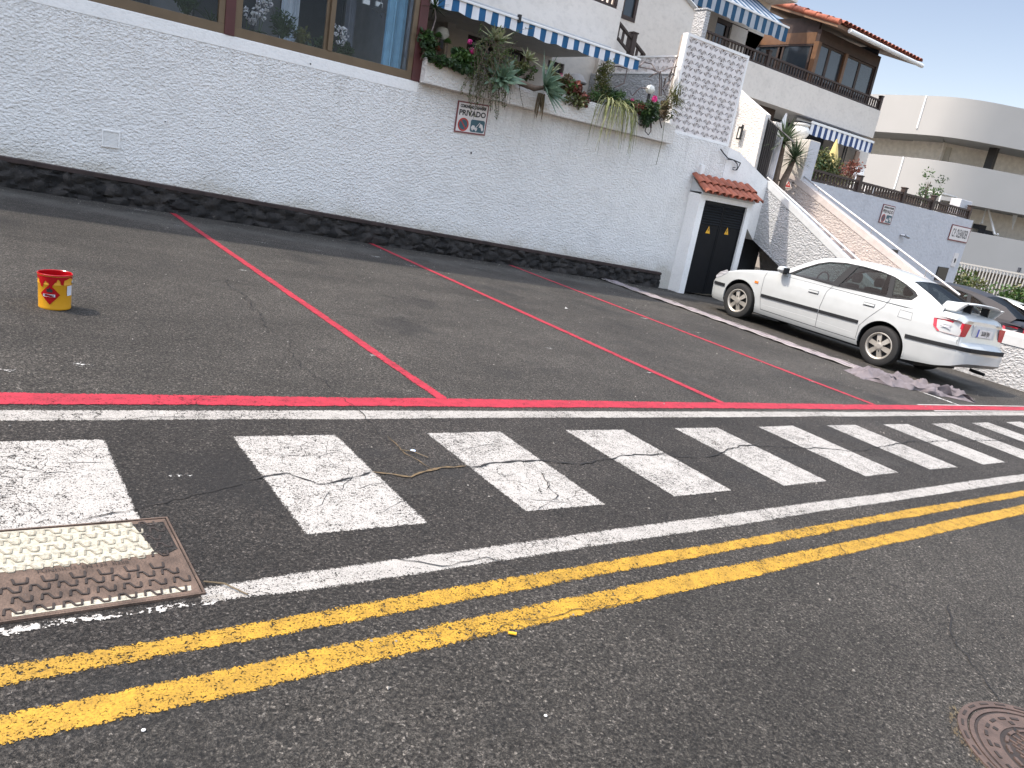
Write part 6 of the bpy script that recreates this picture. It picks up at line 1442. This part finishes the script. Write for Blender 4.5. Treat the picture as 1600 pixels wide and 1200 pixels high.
    for s in (-1, 1):
        b = MB(); outer = rail+[(4.08, .95), (1.42, .91)]; b.poly(dense(outer), side(s, 0), [dense(openg)], th=.03); b.build('side_frame', paint, t, fix=False)
        b = MB(); b.poly(dense(openg), side(s, .004), [dense(q) for q in wins_], th=.02); b.build('window_trim', M['plastic'], t, fix=False)
        for q in wins_: b = MB(); b.poly(dense(q), side(s, -.008)); b.build('side_window', M['carglass'], t, fix=False)
    b = MB()
    def roof(s, q):
        u = 1.98+(3.50-1.98)*s; a = (q*2-1); rr = rz_(u); ww = w(u, rr); bulge = 1-a*a
        return C(a*ww, u+(-.06*bulge if s < .02 else .06*bulge*(s > .98)), rr+.052*bulge**.8)
    b.grid(roof, 26, 18); b.build('roof', paint, t, smooth=True)
    def glass_grid(ub, vb, wb, ut, vt, wt, bb_, bt_):
        def f(s, q):
            a = q*2-1; bu = 1-a*a
            u0, v0 = ub-bb_*bu*(1 if ut > ub else -1), vb+.01*bu; u1, v1 = ut-bt_*bu*(1 if ut > ub else -1), vt+.05*bu
            return C(a*(wb+(wt-wb)*s), u0+(u1-u0)*s, v0+(v1-v0)*s+.02*sin(pi*s)*(1))
        return f
    u1 = 1.98; b = MB(); b.grid(glass_grid(1.46, .955, .76, u1, rz_(u1), w(u1, rz_(u1))-.01, .20, .06), 8, 14); b.build('windscreen', M['carglass'], t, smooth=True)
    u2 = 3.50; b = MB()
    def rg(s, q):
        a = q*2-1; bu = 1-a*a; ua, va = u2, rz_(u2); wa = w(ua, va); ub, vb, wb = 4.09, 1.055, w(3.9, 1.055)-.03
        return C(a*(wa+(wb-wa)*s)*.992, ua+.06*bu*(1-s)+(ub-ua)*s+.03*bu*s, va+.052*bu**.8*(1-s)+(vb-va)*s+.035*bu*s+.02*sin(pi*s))
    b.grid(rg, 10, 14); b.build('rear_window', M['darkglass'], t, smooth=True)
    # dark tray under the glass and seats
    b = MB(); b.add([C(a, u, v) for a, u, v in ((-.74, 1.5, .985), (.74, 1.5, .985), (.76, 3.9, .985+.03), (-.76, 3.9, 1.015))], [(0, 1, 2, 3)]); b.build('cabin_floor', M['inner'], t, fix=False)
    for (u, hs) in ((2.42, (.36, -.36)), (3.28, (.40, 0, -.40))):
        for a in hs:
            sb = MB(); sb.fbox(lambda x, y, z: C(a+x, u+y+(z-.95)*.25, z), (-.20, -.05, .9), (.20, .06, 1.06)); so_ = sb.build('seat', M['inner'], t, bevel=.03)
            hb = MB(); hb.lathe([(.001, -.075), (.09, -.065), (.125, -.02), (.125, .03), (.10, .075), (.001, .085)], C(a, u+.10, 1.155), 14, cap=False, mat=Matrix.Diagonal((1, .5, 1))); hb.build('headrest', M['inner'], so_, smooth=True)
    sw_ = MB(); sw_.tube([C(.36+.17*cos(i*pi/10)*-1-.72, 1.95+.02*sin(i*pi/10), .985+.14*sin(i*pi/10)) for i in range(11)], .014, 6); sw_.build('steering_wheel', M['plastic'], t, smooth=True)
    # ---- wheels
    def wheel(u, s):
        c = Vector(C(s*.76, u, WR)); wt = MB(); R3 = Matrix(((0, 0, s), (0, 1, 0), (1, 0, 0)))
        wt.lathe([(.19, -.09), (.255, -.098), (.288, -.085), (.300, -.055), (.301, .0), (.300, .055), (.288, .085), (.255, .098), (.205, .090), (.196, .080)], c, 44, mat=R3, cap=False)
        ty = wt.build('wheel', M['rubber'], t, smooth=True)
        rm = MB(); rm.lathe([(.205, .086), (.190, .090), (.178, .080), (.168, .055)], c, 44, mat=R3, cap=False)
        for k in range(6):
            a = k*pi/3+.25; pr = [(.03, -.028), (.172, -.036), (.178, 0), (.172, .036), (.03, .028)]
            top = [(r, q, .082-.02*abs(r-.03)/.14) for r, q in pr]; vs = []
            for r, q, h in top: vs.append(c+R3 @ Vector((r*cos(a)-q*sin(a), r*sin(a)+q*cos(a), h)))
            for r, q, h in top: vs.append(c+R3 @ Vector((r*cos(a)-q*sin(a), r*sin(a)+q*cos(a), h-.03)))
            rm.add(vs, [(0, 1, 2, 3, 4), (9, 8, 7, 6, 5)]+[(i, (i+1) % 5, 5+(i+1) % 5, 5+i) for i in range(5)])
        rm.lathe([(.055, .070), (.052, .088), (.03, .094), (.001, .094)], c, 24, mat=R3, cap=False)
        rm.build('rim', M['alu'], ty)
        dk = MB(); dk.lathe([(.19, .03), (.001, .03)], c, 30, mat=R3, cap=False); dk.build('brake_disc', M['plastic'], ty)
        nb = MB()
        for k in range(4): a = k*pi/2+.3; nb.lathe([(.009, .085), (.009, .093), (.001, .094)], c+R3 @ Vector((.075*cos(a), .075*sin(a), -.008)), 8, mat=R3)
        nb.build('wheel_nuts', M['plastic'], ty)
    for u in WU:
        for s in (-1, 1): wheel(u, s)
    def ribbon(pts, s, off_, wd, mat, nm, th=.0, closed=False):
        """flat ribbon following the body side: pts (u, v)"""
        P = []
        for (a, c), (e, f) in zip(pts, pts[1:]):
            m = max(1, int(math.hypot(e-a, f-c)/.05)); P += [(a+(e-a)*i/m, c+(f-c)*i/m) for i in range(m)]
        P.append(pts[-1]); b = MB(); vs = []
        for i, (u, v) in enumerate(P):
            a, c = P[max(0, i-1)], P[min(len(P)-1, i+1)]; du, dv = c[0]-a[0], c[1]-a[1]; L = math.hypot(du, dv) or 1; nu, nv = -dv/L*wd/2, du/L*wd/2
            for o_ in (off_, off_-.03 if th else off_):
                vs += [C(s*(w(u-nu, v-nv)+o_), u-nu, v-nv), C(s*(w(u+nu, v+nv)+o_), u+nu, v+nv)]
        k = len(P); fs = []
        for i in range(k-1):
            o = i*4; fs.append((o, o+1, o+5, o+4))
            if th: fs += [(o, o+4, o+6, o+2), (o+1, o+3, o+7, o+5)]
        if th: fs += [(0, 2, 3, 1), (4*k-4, 4*k-3, 4*k-1, 4*k-2)]
        b.add(vs, fs); return b.build(nm, mat, t, fix=False)
    if not detail and kind == 'hatch': return t, C, w
    seam = simple('panel_gap', (.10, .105, .11), .8)
    for s in ((-1, 1) if detail else (-1,)):
        ribbon([(1.22, .90), (1.20, .80), (1.22, .5), (1.27, .27)], s, .0015, .008, seam, 'panel_gap')
        ribbon([(2.42, .955), (2.36, .85), (2.33, .6), (2.33, .27)], s, .0015, .008, seam, 'panel_gap')
        ribbon([(3.34, 1.0), (3.30, .86), (3.14, .66), (3.03, .5), (3.02, .27)], s, .0015, .008, seam, 'panel_gap')
        ribbon([(1.27, .275), (2.2, .272), (3.02, .275)], s, .0015, .010, seam, 'panel_gap')
        ribbon([(1.30, .36), (2.1, .385), (2.95, .37)], s, .0012, .006, simple('crease_shade', (.58, .60, .60), .4), 'crease')
        ribbon([(1.235, .505), (2.32, .53)], s, .012, .050, M['plastic'], 'side_strip', th=1)
        ribbon([(2.338, .53), (3.00, .545)], s, .012, .050, M['plastic'], 'side_strip', th=1)
        ribbon([(.13, .475), (.26, .48), (.43, .485)], s, .010, .055, M['plastic'], 'bumper_strip', th=1)
        ribbon([(3.73, .55), (3.95, .56), (4.2, .575), (4.35, .585), (4.5, .59)], s, .012, .055, M['plastic'], 'bumper_strip', th=1)
        for hu, hv in ((2.06, .79), (2.99, .83)):
            ribbon([(hu, hv), (hu+.18, hv+.005)], s, .003, .055, seam, 'handle_recess')
            ribbon([(hu+.01, hv+.006), (hu+.175, hv+.010)], s, .018, .028, paint, 'door_handle', th=1)
        ribbon([(1.045, .69), (1.115, .69)], s, .010, .036, M['amber'], 'side_indicator', th=1)
        if s == -1:
            ribbon([(3.54, .78), (3.54, .885), (3.72, .885), (3.74, .78), (3.54, .78)], s, .0015, .006, seam, 'fuel_flap')
        # wheel arch lips
        for wu in WU:
            ribbon([(wu+.362*cos(q), .31+.362*sin(q)) for q in [pi*i/24-.15+.3*0 for i in range(-1, 27)] if .31+.362*sin(q) > .22], s, .004, .02, paint, 'arch_lip', th=1)
        # mirror
        m = MB(); mc = C(s*(w(1.58, .95)+.10), 1.55, 1.00); m.lathe([(.001, -.075), (.07, -.06), (.105, .0), (.095, .05), (.05, .075), (.001, .08)], mc, 16, cap=False, mat=Matrix.Diagonal((.95, .75, .75))); mo = m.build('mirror', paint, t, smooth=True)
        m = MB(); m.box((mc[0]-.075, mc[1]-.085, mc[2]-.045), (mc[0]+.075, mc[1]-.06, mc[2]+.045)); m.build('mirror_glass', M['plastic'], mo, bevel=.01)
        m = MB(); m.box((min(mc[0], mc[0]-s*.14), mc[1]-.03, mc[2]-.06), (max(mc[0], mc[0]-s*.14), mc[1]+.03, mc[2]-.03)); m.build('mirror_arm', M['plastic'], mo)
        # head lamp
        m = MB(); m.poly(dense([(.145, .60), (.24, .685), (.40, .755), (.44, .72), (.30, .62), (.17, .565)]), side(s, .006)); m.build('headlight', M['clear_lens'], t, fix=False)
        # tail lamp
        tl = [(4.02, .905), (4.05, .80), (4.12, .745), (4.39, .745), (4.39, .925), (4.30, .935)]
        m = MB(); m.poly(dense(tl), side(s, .012), th=.02); tlo = m.build('tail_light', M['red_lens'], t, fix=False)
        m = MB(); m.poly(dense([(4.12, .845), (4.19, .855), (4.28, .875), (4.25, .845), (4.27, .80), (4.20, .82), (4.14, .81), (4.16, .83)]), side(s, .016)); m.build('clear_lens', M['clear_lens'], tlo, fix=False)
        # rear-facing part of the lamp
        m = MB(); m.poly([(.50, .93), (.74, .93), (.735, .745), (.58, .745)], lambda a, v, d: C(s*a, 4.402, v)); m.build('tail_light', M['red_lens'], t, fix=False)
    # rear face
    m = MB(); uu = [4.46, 4.49, 4.51, 4.525, 4.53]; pa = [(-w(u, .59)-.012, u+.004) for u in uu]+[(-.45, 4.545), (0, 4.55), (.45, 4.545)]+[(w(u, .59)+.012, u+.004) for u in uu[::-1]]
    m.add([C(a, u, v) for a, u in pa for v in (.562, .618)]+[C(a*.97, u-.03, v) for a, u in pa for v in (.562, .618)], [(2*i, 2*i+1, 2*i+3, 2*i+2) for i in range(len(pa)-1)]+[(2*i+1, 2*len(pa)+2*i+1, 2*len(pa)+2*i+3, 2*i+3) for i in range(len(pa)-1)]+[(2*i, 2*i+2, 2*len(pa)+2*i+2, 2*len(pa)+2*i) for i in range(len(pa)-1)]); m.build('bumper_strip', M['plastic'], t, fix=False)
    m = MB(); m.fbox(C, (-.38, 4.385, .755), (.38, 4.404, .93)); m.build('plate_recess', simple('recess_shade', (.55, .56, .56), .5), t)
    m = MB(); m.fbox(C, (-.26, 4.405, .775), (.26, 4.415, .885)); pl_ = m.build('number_plate', M['signw'], t)
    m = MB(); m.fbox(C, (-.262, 4.4145, .774), (-.215, 4.4165, .886)); m.build('plate_band', simple('plate_blue', (.02, .05, .35), .5), pl_)
    if rear_text: text_part(rear_text, .085, lambda u, v, d: C(.02+u, 4.4175, .83+v), M['ink'], pl_, bold=.002, sx=.93)
    m = MB(); m.tube([C(-.66, 4.40, .68), C(-.66, 4.40, .74)], .004, 4); m.tube([C(-.7, 4.403, .70), C(0, 4.412, .695), C(.7, 4.403, .70)], .006, 5); m.build('tailgate_gap', seam, t)
    if detail:
        for a0 in (-.60, .42):
            m = MB(); m.fbox(C, (a0, 4.375, .955), (a0+.18, 4.392, .975)); m.build('badge', M['steel'], t)
        # spoiler
        def sp(s, q):
            a = (s*2-1); ang = 2*pi*q; bow = .10*(abs(a)**2.2); ch, tk = .13*(1-.15*a*a), .020
            return C(a*.665, 4.26-bow*.9+ch*cos(ang), 1.20-.05*abs(a)**3+.012*cos(ang)*0+tk*sin(ang)+.018*cos(ang))
        m = MB(); m.grid(sp, 28, 12); spo = m.build('spoiler', paint, t, smooth=True)
        for s in (-1, 1):
            m = MB(); m.add([C(s*.665, 4.05, 1.17), C(s*.60, 4.05, 1.17), C(s*.64, 3.98, 1.03), C(s*.70, 3.98, 1.03), C(s*.665, 4.34, 1.20), C(s*.60, 4.34, 1.20), C(s*.62, 4.22, 1.05), C(s*.70, 4.22, 1.05)], [(0, 1, 2, 3), (4, 5, 6, 7), (0, 1, 5, 4), (1, 2, 6, 5), (2, 3, 7, 6), (3, 0, 4, 7)]); m.build('spoiler_foot', paint, spo, bevel=.015)
            m = MB(); m.fbox(C, (s*.30-.02, 4.16, 1.05), (s*.30+.02, 4.26, 1.19)); m.build('spoiler_foot', M['plastic'], spo)
        m = MB(); m.tube([C(.35, 4.25, .26), C(.35, 4.46, .25)], .025, 10); m.build('exhaust', M['plastic'], t)
        m = MB(); m.tube([C(.05, 3.42, 1.44), C(.05, 3.50, 1.50)], .004, 5); m.build('aerial', M['plastic'], t)
        m = MB(); m.fbox(C, (-.70, .9, .17), (.70, 3.9, .22)); m.build('underbody', M['plastic'], t)
    return t, C, w
make_car(11.94, 8.80, M['car_white'], 'white hatchback with a rear spoiler and silver wheels parked nose to the wall', rear_text='2638 FJH')
make_car(17.0, 9.72, M['car_dark'], 'dark charcoal hatchback with a red tail lamp parked beyond the low wall', detail=False, kind='round')
d_ = _ray(1568, 456); tt_ = (-H+1.48)/(d_.z-GX*d_.x-GY*d_.y); q = d_*tt_
make_car(28.6, _ray(1566, 470).y/_ray(1566, 470).x*28+3.0, M['car_white'], 'white car farther away at the right edge, only its roof showing', detail=False, kind='round')
